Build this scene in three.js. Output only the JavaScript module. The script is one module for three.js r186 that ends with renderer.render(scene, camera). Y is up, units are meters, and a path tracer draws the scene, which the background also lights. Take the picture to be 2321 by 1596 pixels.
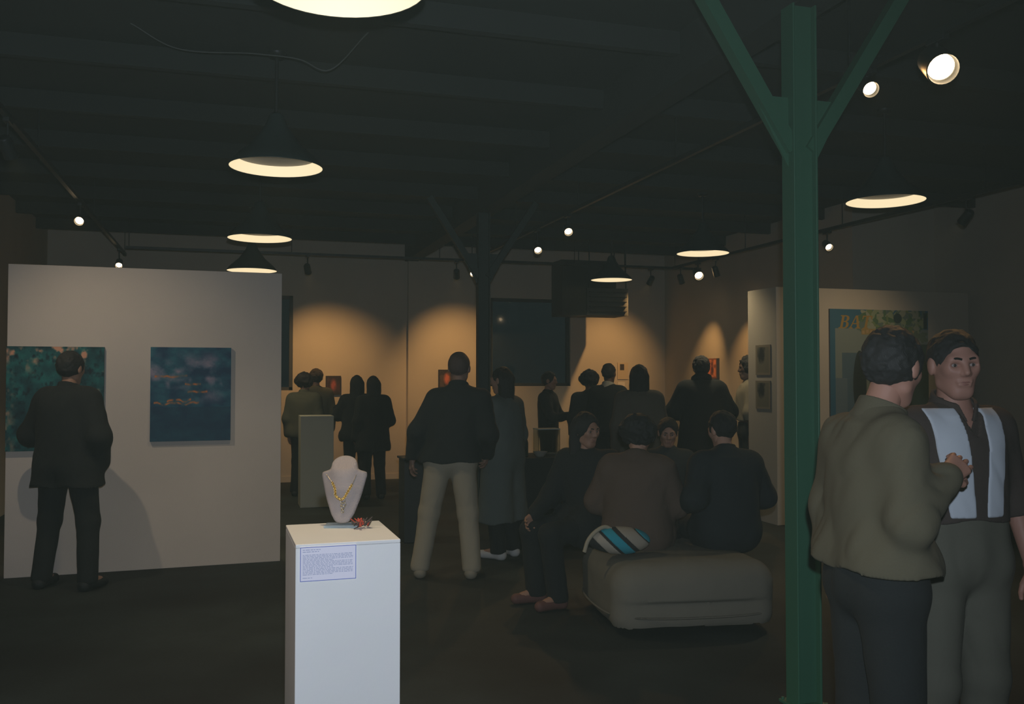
import * as THREE from 'three';
import { mergeGeometries, mergeVertices } from 'three/addons/utils/BufferGeometryUtils.js';
import { RoundedBoxGeometry } from 'three/addons/geometries/RoundedBoxGeometry.js';
import { FontLoader } from 'three/addons/loaders/FontLoader.js';
import { TextGeometry } from 'three/addons/geometries/TextGeometry.js';

// ------------------------------------------------------------------ camera, air, flash, exposure
const R = Math.PI / 180, F = 2093, CX = 1160.5, CY = 798, EYE = 1.6, YAW = 17 * R, PITCH = Math.atan(57 / F);
const scene = new THREE.Scene();
const renderer = new THREE.WebGLRenderer({ antialias: true });
renderer.toneMapping = THREE.LinearToneMapping;
renderer.toneMappingExposure = 1.0;
renderer.shadowMap.enabled = true;
const camera = new THREE.PerspectiveCamera(2 * Math.atan(798 / F) / R, 2321 / 1596, 0.05, 60);
camera.position.set(0, EYE, 0);
camera.rotation.set(PITCH, -YAW, 0, 'YXZ');
scene.background = new THREE.Color().setRGB(0.004, 0.007, 0.008);          // the night outside the windows
scene.fog = new THREE.FogExp2(new THREE.Color().setRGB(0.86, 1.0, 0.76), 0.00142);   // thin air haze, lit by the lamps and the flash

const WARM = [1.0, 0.53, 0.185], LAMP = [1.0, 0.80, 0.50];
function spot(at, to, rgb, cd, deg, pen = 0.8, radius = 1) {
  const s = new THREE.SpotLight(new THREE.Color().setRGB(...rgb), cd, 0, deg * R, pen, 2);
  s.position.set(...at); s.target.position.set(...to); s.castShadow = true; s.shadow.radius = radius;
  s.shadow.mapSize.set(1024, 1024);
  scene.add(s, s.target); return s;
}
// the flash of the photographer's camera, beside and above the lens
const flash = spot([0.02, EYE + 0.13, 0.03], [0.45, EYE - 0.2, -4], [0.85, 0.95, 1.10], 20, 64, 1.0, 1);
flash.name = 'camera_flash';

// ------------------------------------------------------------------ helpers
const fwd = new THREE.Vector3(Math.sin(YAW), 0, -Math.cos(YAW)), rgt = new THREE.Vector3(Math.cos(YAW), 0, Math.sin(YAW));
function ray(u, v) {                                        // direction through a pixel, scaled to 1 m of level depth
  const x = (u - CX) / F, y = (CY - v) / F, up = y * Math.cos(PITCH) + Math.sin(PITCH), f = Math.cos(PITCH) - y * Math.sin(PITCH);
  return new THREE.Vector3().addScaledVector(rgt, x / f).addScaledVector(fwd, 1).add(new THREE.Vector3(0, up / f, 0));
}
const at = (u, v, d) => ray(u, v).multiplyScalar(d).add(new THREE.Vector3(0, EYE, 0));
const onZ = (u, v, z) => { const r = ray(u, v); return r.multiplyScalar(z / r.z).add(new THREE.Vector3(0, EYE, 0)); };
const onX = (u, v, x) => { const r = ray(u, v); return r.multiplyScalar(x / r.x).add(new THREE.Vector3(0, EYE, 0)); };
const onFloor = (u, v, y = 0) => { const r = ray(u, v); return r.multiplyScalar((y - EYE) / r.y).add(new THREE.Vector3(0, EYE, 0)); };

let seed = 7;
const rnd = () => { seed = (seed * 1664525 + 1013904223) >>> 0; return seed / 4294967296; };
const hash3 = (x, y, z) => { let h = (x * 374761393 + y * 668265263 + z * 1274126177) | 0; h = Math.imul(h ^ (h >>> 13), 1274126177); return ((h ^ (h >>> 16)) >>> 0) / 4294967296; };
function vnoise(x, y, z) {
  const ix = Math.floor(x), iy = Math.floor(y), iz = Math.floor(z); let fx = x - ix, fy = y - iy, fz = z - iz;
  fx = fx * fx * (3 - 2 * fx); fy = fy * fy * (3 - 2 * fy); fz = fz * fz * (3 - 2 * fz);
  const l = (a, b, t) => a + (b - a) * t, h = (a, b, c) => hash3(ix + a, iy + b, iz + c);
  return l(l(l(h(0, 0, 0), h(1, 0, 0), fx), l(h(0, 1, 0), h(1, 1, 0), fx), fy), l(l(h(0, 0, 1), h(1, 0, 1), fx), l(h(0, 1, 1), h(1, 1, 1), fx), fy), fz);
}
const fbm = (x, y, z, o = 4) => { let s = 0, a = 0.5, n = 0; for (let i = 0; i < o; i++) { s += a * vnoise(x, y, z); n += a; a *= 0.5; x = x * 2.03 + 5.1; y = y * 2.03 + 1.7; z = z * 2.03 + 9.2; } return s / n; };

const clamp = (x, a, b) => Math.min(b, Math.max(a, x));
function tex(w, h, fn, rep = [1, 1], srgb = true) {         // fn(x, y) -> [r, g, b] of 0..1
  const d = new Uint8Array(w * h * 4);
  for (let y = 0; y < h; y++) for (let x = 0; x < w; x++) { const c = fn(x, y), k = (y * w + x) * 4; d[k] = clamp(c[0], 0, 1) * 255; d[k + 1] = clamp(c[1], 0, 1) * 255; d[k + 2] = clamp(c[2], 0, 1) * 255; d[k + 3] = 255; }
  const t = new THREE.DataTexture(d, w, h, THREE.RGBAFormat); t.magFilter = THREE.LinearFilter; t.minFilter = THREE.LinearMipmapLinearFilter; t.generateMipmaps = true;
  t.wrapS = t.wrapT = THREE.RepeatWrapping; t.repeat.set(...rep); if (srgb) t.colorSpace = THREE.SRGBColorSpace; t.needsUpdate = true; return t;
}
function tileFbm(x, y, w, h, f, z, o = 4) {                 // noise that repeats over a w x h texture
  const s = x / w, t = y / h, n = (a, b) => fbm(a * f, b * f, z, o);
  const bx = clamp((s - 0.8) / 0.2, 0, 1), by = clamp((t - 0.8) / 0.2, 0, 1), l = (a, b, k) => a + (b - a) * k;
  return l(l(n(s, t), n(s - 1, t), bx), l(n(s, t - 1), n(s - 1, t - 1), bx), by);
}
const lin = (r, g, b) => new THREE.Color().setRGB(r, g, b);
const mat = (rgb, roughness = 0.9, more = {}) => new THREE.MeshStandardMaterial({ color: lin(...rgb), roughness, ...more });
const phys = (rgb, roughness, more = {}) => new THREE.MeshPhysicalMaterial({ color: lin(...rgb), roughness, ...more });

const taken = {};
const numbered = (n) => { const k = taken[n] = (taken[n] ?? -1) + 1; return k ? n + '_' + String(k).padStart(3, '0') : n; };
function thing(name, label, category, pos = [0, 0, 0], turn = 0, group) {
  const o = new THREE.Group(); o.name = numbered(name); o.position.set(...pos); o.rotation.y = turn;
  o.userData = { label, category }; if (group) o.userData.group = group;
  scene.add(o); return o;
}
function part(name, geo, m, parent, label) {
  const o = new THREE.Mesh(geo, m); o.name = name; o.castShadow = o.receiveShadow = true; parent.add(o); if (label) o.userData.label = label; return o;
}
function struct(name, geo, m, label, category = 'wall') {
  const o = geo ? new THREE.Mesh(geo, m) : new THREE.Group(); o.name = name; o.castShadow = o.receiveShadow = true;
  o.userData = { kind: 'structure', label, category }; scene.add(o); return o;
}
function dup(root, pos, turn, label) {
  const c = root.clone(); c.name = numbered(root.name.replace(/_\d\d\d$/, '')); c.position.set(...pos); c.rotation.y = turn; c.userData = { ...root.userData }; if (label) c.userData.label = label; scene.add(c); return c;
}
// uv in metres on boxes
function box(w, h, d, x = 0, y = 0, z = 0, r = 0) {
  const g = r ? new RoundedBoxGeometry(w, h, d, 2, r) : new THREE.BoxGeometry(w, h, d); uvBox(g); g.translate(x, y, z); return r ? g : g;
}
function uvBox(g) {
  const p = g.attributes.position, n = g.attributes.normal, uv = new Float32Array(p.count * 2);
  for (let i = 0; i < p.count; i++) {
    const ax = Math.abs(n.getX(i)), ay = Math.abs(n.getY(i)), az = Math.abs(n.getZ(i));
    const [a, b] = ay >= ax && ay >= az ? [p.getX(i), p.getZ(i)] : ax >= az ? [p.getZ(i), p.getY(i)] : [p.getX(i), p.getY(i)];
    uv[2 * i] = a; uv[2 * i + 1] = b;
  }
  g.setAttribute('uv', new THREE.BufferAttribute(uv, 2)); return g;
}
const span = (x0, x1, y0, y1, z0, z1) => box(Math.abs(x1 - x0), Math.abs(y1 - y0), Math.abs(z1 - z0), (x0 + x1) / 2, (y0 + y1) / 2, (z0 + z1) / 2);
const merge = (list) => mergeGeometries(list.map((g) => { const k = g.index ? g.toNonIndexed() : g; for (const n of Object.keys(k.attributes)) if (!['position', 'normal', 'uv'].includes(n)) k.deleteAttribute(n); return k; }));
const V = (x, y, z) => new THREE.Vector3(x, y, z);
function tube(points, r, seg = 24, sides = 8, closed = false) { return new THREE.TubeGeometry(new THREE.CatmullRomCurve3(points.map((p) => (p.isVector3 ? p : V(...p))), closed), seg, r, sides, closed); }
function rod(a, b, r, sides = 10, r2 = r) {                 // a straight round bar between two points
  a = a.isVector3 ? a : V(...a); b = b.isVector3 ? b : V(...b);
  const g = new THREE.CylinderGeometry(r2, r, a.distanceTo(b), sides), q = new THREE.Quaternion().setFromUnitVectors(V(0, 1, 0), b.clone().sub(a).normalize());
  g.applyQuaternion(q); const m = a.clone().add(b).multiplyScalar(0.5); g.translate(m.x, m.y, m.z); return g;
}
function beamBetween(a, b, w, h) {                          // a square bar between two points
  a = a.isVector3 ? a : V(...a); b = b.isVector3 ? b : V(...b);
  const g = new THREE.BoxGeometry(w, h, a.distanceTo(b)), o = new THREE.Object3D(); o.position.copy(a).add(b).multiplyScalar(0.5); o.lookAt(b); o.updateMatrix(); g.applyMatrix4(o.matrix); return g;
}
const lathe = (pts, seg = 40) => new THREE.LatheGeometry(pts.map(([x, y]) => new THREE.Vector2(x, y)), seg);

// ------------------------------------------------------------------ surfaces
const paintBump = tex(256, 256, (x, y) => { const n = tileFbm(x, y, 256, 256, 18, 3.3, 3) * 0.6 + rnd() * 0.4; return [n, n, n]; }, [1, 1], false);
const wallMap = tex(256, 256, (x, y) => { const n = 0.93 + 0.07 * tileFbm(x, y, 256, 256, 5, 1.1); return [n, n * 0.995, n * 0.985]; }, [0.4, 0.4]);
const floorMap = tex(512, 512, (x, y) => { const n = 0.55 + 0.75 * (tileFbm(x, y, 512, 512, 6, 8.1, 5) - 0.5) + 0.08 * (rnd() - 0.5); return [n, n, n * 0.98]; }, [0.25, 0.25]);
const clothBump = tex(128, 128, (x, y) => { const n = 0.5 + 0.25 * Math.sin(x * Math.PI / 4) * Math.sin(y * Math.PI / 4) + 0.3 * (rnd() - 0.5); return [n, n, n]; }, [14, 14], false);
const M = {
  wall: mat([0.50, 0.46, 0.385], 0.95, { map: wallMap, bumpMap: paintBump, bumpScale: 0.001 }),
  panel: mat([0.70, 0.63, 0.56], 0.95, { map: wallMap, bumpMap: paintBump, bumpScale: 0.001 }),
  floor: mat([0.052, 0.072, 0.076], 0.8, { map: floorMap }),
  ceiling: mat([0.030, 0.036, 0.034], 0.95, { map: wallMap }),
  black: mat([0.02, 0.024, 0.024], 0.6),
  blackMetal: mat([0.03, 0.035, 0.035], 0.45, { metalness: 0.4 }),
  green: mat([0.042, 0.145, 0.085], 0.45),
  enamelDark: mat([0.03, 0.05, 0.05], 0.5),
  ring: mat([0.9, 0.85, 0.75], 0.6, { emissive: lin(1.0, 0.80, 0.48), emissiveIntensity: 0.85 }),
  plate: mat([0.55, 0.52, 0.46], 0.6),
  lens: mat([1, 0.9, 0.75], 0.4, { emissive: lin(1.0, 0.72, 0.42), emissiveIntensity: 12 }),
  plinth: mat([0.80, 0.80, 0.80], 0.7, { map: wallMap, bumpMap: paintBump, bumpScale: 0.0006 }),
  white: mat([0.8, 0.8, 0.78], 0.7),
  baseboard: mat([0.5, 0.45, 0.36], 0.7),
  duct: mat([0.05, 0.055, 0.055], 0.8),
};

// ------------------------------------------------------------------ the room
const HC = 3.74, ZB = -14.5, XL = -2.5, XR = 8.4, XA = 7.2, ZS = -9.45, ZF = 4.2, T = 0.2;
struct('floor', span(XL - T, XR + T, -0.15, 0, ZF + T, ZB - T), M.floor, 'dark worn concrete floor of the gallery', 'floor');
{
  const c = struct('ceiling', null, null, 'dark painted ceiling with beams and joists', 'ceiling');
  part('ceiling_slab', span(XL - T, XR + T, HC, HC + 0.15, ZF + T, ZB - T), M.ceiling, c);
  part('main_beam', span(2.65, 2.85, HC - 0.30, HC, ZF, ZB), M.ceiling, c);
  for (let k = 0; k < 15; k++) { const z = 3.4 - k * 1.22; part('joist', span(XL, 2.65, HC - 0.14, HC, z - 0.03, z + 0.03), M.ceiling, c); part('joist', span(2.85, XR, HC - 0.14, HC, z - 0.03, z + 0.03), M.ceiling, c); }
}
// back wall with two windows
const w1a = onZ(560, 668, ZB), w1b = onZ(663, 885, ZB), w2a = onZ(1112, 675, ZB), w2b = onZ(1293, 875, ZB);
{
  const s = new THREE.Shape([[XL - T, 0], [XR + T, 0], [XR + T, HC], [XL - T, HC]].map((p) => new THREE.Vector2(...p)));
  for (const [a, b] of [[w1a, w1b], [w2a, w2b]]) s.holes.push(new THREE.Path([[a.x, b.y], [a.x, a.y], [b.x, a.y], [b.x, b.y]].map((p) => new THREE.Vector2(...p))));
  const g = new THREE.ExtrudeGeometry(s, { depth: T, bevelEnabled: false }); g.translate(0, 0, ZB - T);
  struct('wall_back', g, M.wall, 'cream plaster back wall washed by warm spotlights');
}
{ // shallow pilaster panel on the back wall
  const a = onZ(925, 900, ZB + 0.07), b = onZ(1109, 900, ZB + 0.07);
  struct('wall_pilaster', span(a.x, b.x, 0, HC, ZB, ZB + 0.07), M.wall, 'slightly raised section of the cream back wall');
}
const paneMat = phys([0.9, 0.95, 0.95], 0.05, { transmission: 1, thickness: 0, ior: 1.5 });
const frameMat = mat([0.03, 0.035, 0.035], 0.6);
function windowAt(n, a, b, label) {
  const w = struct('window_' + n, null, null, label, 'window'), z0 = ZB - 0.12, z1 = ZB - 0.05, f = 0.05;
  part('frame', merge([span(a.x, a.x + f, b.y, a.y, z0, z1), span(b.x - f, b.x, b.y, a.y, z0, z1), span(a.x, b.x, b.y, b.y + f, z0, z1), span(a.x, b.x, a.y - f, a.y, z0, z1)]), frameMat, w);
  const p = new THREE.PlaneGeometry(b.x - a.x - 2 * f, a.y - b.y - 2 * f); p.translate((a.x + b.x) / 2, (a.y + b.y) / 2, ZB - 0.085); part('pane', p, paneMat, w);
}
windowAt(1, w1a, w1b, 'dark window beside the end of the grey display wall');
windowAt(2, w2a, w2b, 'wide dark window beside the hanging heater');
struct('wall_left', span(XL - T, XL, 0, HC, ZF, ZB), M.wall, 'cream side wall beyond the grey display wall');
struct('wall_right', span(XR, XR + T, 0, HC, ZF, ZS), M.wall, 'cream side wall in shadow behind the two talking men');
struct('wall_right_rear', span(XA, XR + T, 0, HC, ZS, ZB), M.wall, 'cream side wall at the rear, washed by spotlights');
struct('wall_front', span(XL - T, XR + T, 0, HC, ZF, ZF + T), M.wall, 'cream wall behind the photographer');
{
  const p = onZ(1109, 900, ZB + 0.07).x, q = onZ(925, 900, ZB).x;
  struct('baseboard_back', merge([span(XL, q, 0, 0.09, ZB, ZB + 0.018), span(q, p, 0, 0.09, ZB + 0.07, ZB + 0.088), span(p, XA, 0, 0.09, ZB, ZB + 0.018)]), M.baseboard, 'low cream baseboard along the back wall', 'baseboard');
}
// display walls standing in the room
const la = onFloor(8, 1312), lb = onFloor(635, 1272);
{
  const L = la.distanceTo(lb), turn = -Math.atan2(lb.z - la.z, lb.x - la.x);
  const hh = EYE + ray(635, 620).y * lb.clone().setY(0).dot(fwd);
  const t = thing('display_wall', 'wide grey white freestanding display wall hung with two blue green paintings', 'partition', [la.x, 0, la.z], turn);
  part('panel_body', box(L, hh, 0.14, L / 2, hh / 2, -0.07, 0.004), M.panel, t);
  
}
const rb = at(1760, 855, 10.0), RBH = EYE + ray(1783, 650).y * 10.0;
{
  const x1 = onZ(2195, 700, rb.z).x;
  const t = thing('display_wall', 'thick cream display wall carrying a poster behind the two talking men', 'partition', [rb.x, 0, rb.z], 0);
  part('panel_body', box(x1 - rb.x, RBH, 0.57, (x1 - rb.x) / 2, RBH / 2, -0.285, 0.004), M.wall, t);
}

// ------------------------------------------------------------------ green steel columns
function column(u, d, label, paint) {
  const p = at(u, 855, d);
  const c = thing('steel_column', label, 'column', [p.x, 0, p.z], 0, 'green steel columns under the main beam');
  const H = HC - 0.30, w = 0.125, dep = 0.105;
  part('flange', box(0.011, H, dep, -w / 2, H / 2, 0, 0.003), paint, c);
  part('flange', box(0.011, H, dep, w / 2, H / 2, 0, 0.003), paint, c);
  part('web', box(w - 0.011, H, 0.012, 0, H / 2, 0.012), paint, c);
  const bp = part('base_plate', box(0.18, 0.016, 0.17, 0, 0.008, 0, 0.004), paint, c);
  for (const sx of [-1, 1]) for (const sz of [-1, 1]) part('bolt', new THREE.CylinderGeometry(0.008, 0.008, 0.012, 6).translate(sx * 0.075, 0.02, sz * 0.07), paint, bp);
  for (const s of [-1, 1]) {
    part('brace', beamBetween([s * 0.05, 2.72, 0], [s * 0.62, HC - 0.16, 0], 0.07, 0.07), paint, c);
    part('gusset', new THREE.ExtrudeGeometry(new THREE.Shape([[0, 0], [0, 0.36], [0.2, 0.36]].map(([x, y]) => new THREE.Vector2(s * x, y))), { depth: 0.012, bevelEnabled: false }).translate(s * 0.06, 2.62, -0.006), paint, c);
  }
  return c;
}
column(1817, 4.55, 'green steel column rising beside the man in the beige jacket', M.green);
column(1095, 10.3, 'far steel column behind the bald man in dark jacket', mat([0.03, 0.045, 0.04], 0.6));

// ------------------------------------------------------------------ bell pendants
function pendant(u, v, d, label, lit = true) {
  const p = at(u, v, d), y = p.y, up = HC - y;
  const l = thing('pendant_lamp', label, 'lamp', [p.x, y, p.z], 0, 'bell pendant lamps');
  part('shade', lathe([[0.300, 0], [0.303, 0.004], [0.287, 0.030], [0.252, 0.068], [0.16, 0.15], [0.075, 0.27], [0.05, 0.34], [0.03, 0.36], [0.0, 0.362]]), M.enamelDark, l);
  part('light_ring', lathe([[0.299, 0.002], [0.283, 0.030], [0.249, 0.064]]), M.ring, l, 'glowing cream inner rim');
  part('reflector', new THREE.CylinderGeometry(0.249, 0.249, 0.003, 40).translate(0, 0.0655, 0), M.plate, l, 'grey inner reflector plate');
  part('stem', new THREE.CylinderGeometry(0.012, 0.012, up - 0.36, 10).translate(0, 0.36 + (up - 0.36) / 2, 0), M.blackMetal, l);
  part('ceiling_cap', lathe([[0.0, 0], [0.05, 0.0], [0.06, 0.03], [0.06, 0.035]], 20).translate(0, up - 0.035, 0), M.blackMetal, l);
  spot([p.x, y + 0.045, p.z], [p.x, 0, p.z], LAMP, 4.9, 62, 0.6, 5);
}
pendant(770, -36, 3.13, 'bell pendant lamp over the necklace plinth');
pendant(626, 380, 6.04, 'bell pendant lamp hanging before the grey display wall');
pendant(589, 541, 8.84, 'bell pendant lamp above the end of the grey display wall');
pendant(571, 614, 11.4, 'bell pendant lamp behind the grey display wall');
pendant(2007, 457, 7.34, 'bell pendant lamp above the poster wall and the two men');
pendant(1593, 575, 10.7, 'bell pendant lamp beside the green column, over the standing visitors');
pendant(1386, 635, 13.5, 'bell pendant lamp beside the hanging heater');

// ------------------------------------------------------------------ tracks and spotlights
const YT = 3.28;
function track(a, b, label, rods) {
  const t = thing('lighting_track', label, 'track', [a.x, YT, a.z], 0, 'black lighting tracks'), q = b.clone().sub(a);
  part('rail', beamBetween([0, 0, 0], [q.x, 0, q.z], 0.035, 0.035), M.blackMetal, t);
  for (let k = 0; k <= rods; k++) { const f = (k + 0.02) / (rods + 0.04); part('hanger', rod([q.x * f, 0.015, q.z * f], [q.x * f, HC - YT, q.z * f], 0.005, 6), M.blackMetal, t); }
}
track(V(-1.38, 0, -1.6), V(-1.38, 0, -13.6), 'black lighting track above the grey display wall', 4);
track(V(3.3, 0, -2.2), V(3.3, 0, -12.78), 'black lighting track alongside the green columns', 5);
track(V(6.5, 0, -2.6), V(6.5, 0, -12.78), 'black lighting track over the standing visitors', 5);
track(V(-1.3, 0, -12.85), V(7.0, 0, -12.85), 'black lighting track across the room before the back wall', 4);
function head(p, aim, cd, label, o = {}) {                  // a can spotlight under the track at p, aimed at a point
  const h = thing('track_spotlight', label, 'spotlight', [p.x, p.y, p.z], 0, o.group ?? 'can spotlights on the tracks');
  const dir = aim.clone().sub(p).normalize(), q = new THREE.Quaternion().setFromUnitVectors(V(0, -1, 0), dir);
  const turnTo = (g) => { g.applyQuaternion(q); return g; };
  const sc = o.scale ?? 1;
  part('can', turnTo(lathe([[0.0, 0.075], [0.03, 0.075], [0.042, 0.06], [0.046, -0.07], [0.042, -0.07], [0.038, -0.03], [0.0, -0.03]], 24).scale(sc, sc, sc)), M.blackMetal, h);
  part('lamp_lens', turnTo(new THREE.CylinderGeometry(0.036, 0.036, 0.008, 24).translate(0, -0.036, 0).scale(sc, sc, sc)), o.lens ?? M.lens, h, 'glowing round lens');
  part('yoke', rod([0, 0.02, 0], [0, YT - p.y - 0.02, 0], 0.008, 8), M.blackMetal, h);
  part('adapter', box(0.04, 0.03, 0.12, 0, YT - p.y - 0.03, 0, 0.005), M.blackMetal, h);
  if (cd) { const e = p.clone().addScaledVector(dir, 0.055 * sc); spot([e.x, e.y, e.z], [aim.x, aim.y, aim.z], o.rgb ?? WARM, cd, o.deg ?? 26, o.pen ?? 1.0, 1); }
}
const YH = 3.08;
// heads that shine toward the camera
for (const [u, v, tx, ty, tz, label] of [
  [182, 497, -1.6, 0.6, -4.5, 'lit can spotlight high above the grey display wall, farther from it'],
  [270, 597, -1.2, 0.4, -8.9, 'lit can spotlight showing just over the top of the grey display wall'],
  [1072, 617, 2.4, 0.5, -8.5, 'lit can spotlight at the far column bracket'],
  [1218, 562, 2.6, 0.4, -6.0, 'lit can spotlight right of the far column'],
  [1287, 520, 2.4, 0.4, -4.8, 'lit can spotlight on the middle track, highest before the far column'],
  [1582, 620, 5.0, 0.6, -7.4, 'bright lit can spotlight beside the visitors'],
  [1875, 556, 5.4, 0.5, -4.6, 'lit can spotlight above the poster wall'],
  [1965, 195, 2.3, 0.9, -0.9, 'lit can spotlight beside the green column brace'],
  [2125, 145, 1.7, 1.1, -0.6, 'brightest lit can spotlight, next to the green column'],
]) head(onX(u, v, u < 600 ? -1.38 : u < 1500 || u > 1900 ? 3.3 : 6.5), V(tx, ty, tz), 2.2, label, { group: 'lit can spotlights on the tracks', deg: 34, scale: u === 2125 ? 1.7 : u === 1582 ? 1.5 : 1 });
// heads that wash the back and side walls
for (const [u, x, y, cd, deg, label] of [
  [697, 752, 880, 10.5, 36, 'dark can spotlight aimed at the small painting on the back wall'],
  [1035, 1040, 872, 9.5, 36, 'dark can spotlight aimed at the wall behind the bald man'],
  [1475, 1365, 850, 8.5, 36, 'dark can spotlight aimed under the hanging heater'],
]) { const p = onZ(u, 630, -12.85); p.y = YH; head(p, onZ(x, y, ZB), cd, label, { group: 'can spotlights turned to the walls', deg }); }
for (const [z, aimU, aimV, cd, deg, label] of [
  [-12.55, 1604, 860, 5.5, 26, 'dark can spotlight aimed at the painting on the rear side wall'],
  [-11.5, 1690, 860, 5, 24, 'dark can spotlight aimed at the rear side wall by the display wall'],
]) head(V(6.5, YH, z), onX(aimU, aimV, XA), cd, label, { group: 'can spotlights turned to the walls', deg });
head(V(-1.38, YH, -6.6), V(-0.8, 1.2, -8.2), 3, 'dark can spotlight aimed at the grey display wall', { group: 'can spotlights turned to the walls', deg: 44, rgb: [1, 0.82, 0.6] });
head(V(6.5, YH, -6.9), V(6.4, 1.5, -8.72), 3.6, 'dark can spotlight aimed at the poster wall', { group: 'can spotlights turned to the walls', deg: 40, rgb: [1, 0.72, 0.42] });
head(V(-1.38, YH, -2.9), V(0.3, 1.1, -3.1), 3.2, 'dark can spotlight aimed at the necklace plinth', { group: 'can spotlights turned to the walls', deg: 20, rgb: [1, 0.76, 0.56] });

// ------------------------------------------------------------------ figures: fields of tapered capsules meshed by surface nets
function netMesh(f, lo, hi, cell) {
  const n = [0, 1, 2].map((k) => Math.ceil((hi[k] - lo[k]) / cell) + 2), [nx, ny, nz] = n, S = new Float32Array(nx * ny * nz), B = 6;
  for (let bz = 0; bz < nz; bz += B) for (let by = 0; by < ny; by += B) for (let bx = 0; bx < nx; bx += B) {
    const h = B / 2, d = f(lo[0] + (bx + h) * cell, lo[1] + (by + h) * cell, lo[2] + (bz + h) * cell), far = B * cell * 1.25;
    for (let z = bz; z < Math.min(nz, bz + B); z++) for (let y = by; y < Math.min(ny, by + B); y++) for (let x = bx; x < Math.min(nx, bx + B); x++)
      S[(z * ny + y) * nx + x] = d > far ? 1 : d < -far ? -1 : f(lo[0] + x * cell, lo[1] + y * cell, lo[2] + z * cell);
  }
  const id = new Int32Array(nx * ny * nz).fill(-1), P = [], I = [], C = [[0, 0, 0], [1, 0, 0], [0, 1, 0], [1, 1, 0], [0, 0, 1], [1, 0, 1], [0, 1, 1], [1, 1, 1]], E = [[0, 1], [2, 3], [4, 5], [6, 7], [0, 2], [1, 3], [4, 6], [5, 7], [0, 4], [1, 5], [2, 6], [3, 7]];
  const v = new Float32Array(8);
  for (let z = 0; z < nz - 1; z++) for (let y = 0; y < ny - 1; y++) for (let x = 0; x < nx - 1; x++) {
    const b = (z * ny + y) * nx + x; let m = 0;
    for (let k = 0; k < 8; k++) { v[k] = S[b + C[k][0] + C[k][1] * nx + C[k][2] * nx * ny]; if (v[k] < 0) m |= 1 << k; }
    if (m === 0 || m === 255) continue;
    let sx = 0, sy = 0, sz = 0, c = 0;
    for (const [p, q] of E) { if ((v[p] < 0) === (v[q] < 0)) continue; const t = v[p] / (v[p] - v[q]); sx += C[p][0] + t * (C[q][0] - C[p][0]); sy += C[p][1] + t * (C[q][1] - C[p][1]); sz += C[p][2] + t * (C[q][2] - C[p][2]); c++; }
    id[b] = P.length / 3; P.push(lo[0] + (x + sx / c) * cell, lo[1] + (y + sy / c) * cell, lo[2] + (z + sz / c) * cell);
  }
  const quad = (a, b, c, d, flip) => { if (a < 0 || b < 0 || c < 0 || d < 0) return; flip ? I.push(a, c, b, a, d, c) : I.push(a, b, c, a, c, d); };
  for (let z = 1; z < nz - 1; z++) for (let y = 1; y < ny - 1; y++) for (let x = 1; x < nx - 1; x++) {
    const b = (z * ny + y) * nx + x, s = S[b] < 0, X = 1, Y = nx, Z = nx * ny;
    if (s !== S[b + X] < 0) quad(id[b - Y - Z], id[b - Z], id[b], id[b - Y], !s);
    if (s !== S[b + Y] < 0) quad(id[b - X - Z], id[b - X], id[b], id[b - Z], !s);
    if (s !== S[b + Z] < 0) quad(id[b - X - Y], id[b - Y], id[b], id[b - X], !s);
  }
  const g = new THREE.BufferGeometry(); g.setAttribute('position', new THREE.Float32BufferAttribute(P, 3)); g.setIndex(I); g.computeVertexNormals();
  const uv = new Float32Array(P.length / 3 * 2); for (let i = 0; i < P.length / 3; i++) { uv[2 * i] = P[3 * i] + P[3 * i + 2] * 0.7; uv[2 * i + 1] = P[3 * i + 1]; }
  g.setAttribute('uv', new THREE.BufferAttribute(uv, 2)); return g;
}
const smin = (a, b, k) => { const h = Math.max(k - Math.abs(a - b), 0) / k; return Math.min(a, b) - h * h * k * 0.25; };
const smax = (a, b, k) => -smin(-a, -b, k);
function bone(a, b, ra, rb) { // distance to a tapered capsule
  const bx = b.x - a.x, by = b.y - a.y, bz = b.z - a.z, L = bx * bx + by * by + bz * bz || 1e-9, { x: ax, y: ay, z: az } = a;
  return (x, y, z) => { const px = x - ax, py = y - ay, pz = z - az, h = clamp((px * bx + py * by + pz * bz) / L, 0, 1), dx = px - bx * h, dy = py - by * h, dz = pz - bz * h; return Math.sqrt(dx * dx + dy * dy + dz * dz) - ra - (rb - ra) * h; };
}
function ball(cx, cy, cz, rx, ry, rz) { // distance to an ellipsoid
  return (x, y, z) => { const a = (x - cx) / rx, b = (y - cy) / ry, c = (z - cz) / rz, k0 = Math.sqrt(a * a + b * b + c * c), k1 = Math.sqrt((a / rx) ** 2 + (b / ry) ** 2 + (c / rz) ** 2); return k1 < 1e-6 ? -Math.min(rx, ry, rz) : k0 * (k0 - 1) / k1; };
}
function blend(list, k) { return (x, y, z) => { let d = list[0](x, y, z); for (let i = 1; i < list.length; i++) d = smin(d, list[i](x, y, z), k); return d; }; }
function bounds(points, pad) {
  const lo = [1e9, 1e9, 1e9], hi = [-1e9, -1e9, -1e9];
  for (const p of points) for (let k = 0; k < 3; k++) { const c = p.getComponent(k); lo[k] = Math.min(lo[k], c - pad); hi[k] = Math.max(hi[k], c + pad); }
  return [lo, hi];
}
const mix = (a, b, t) => a.clone().lerp(b, t);

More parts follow.
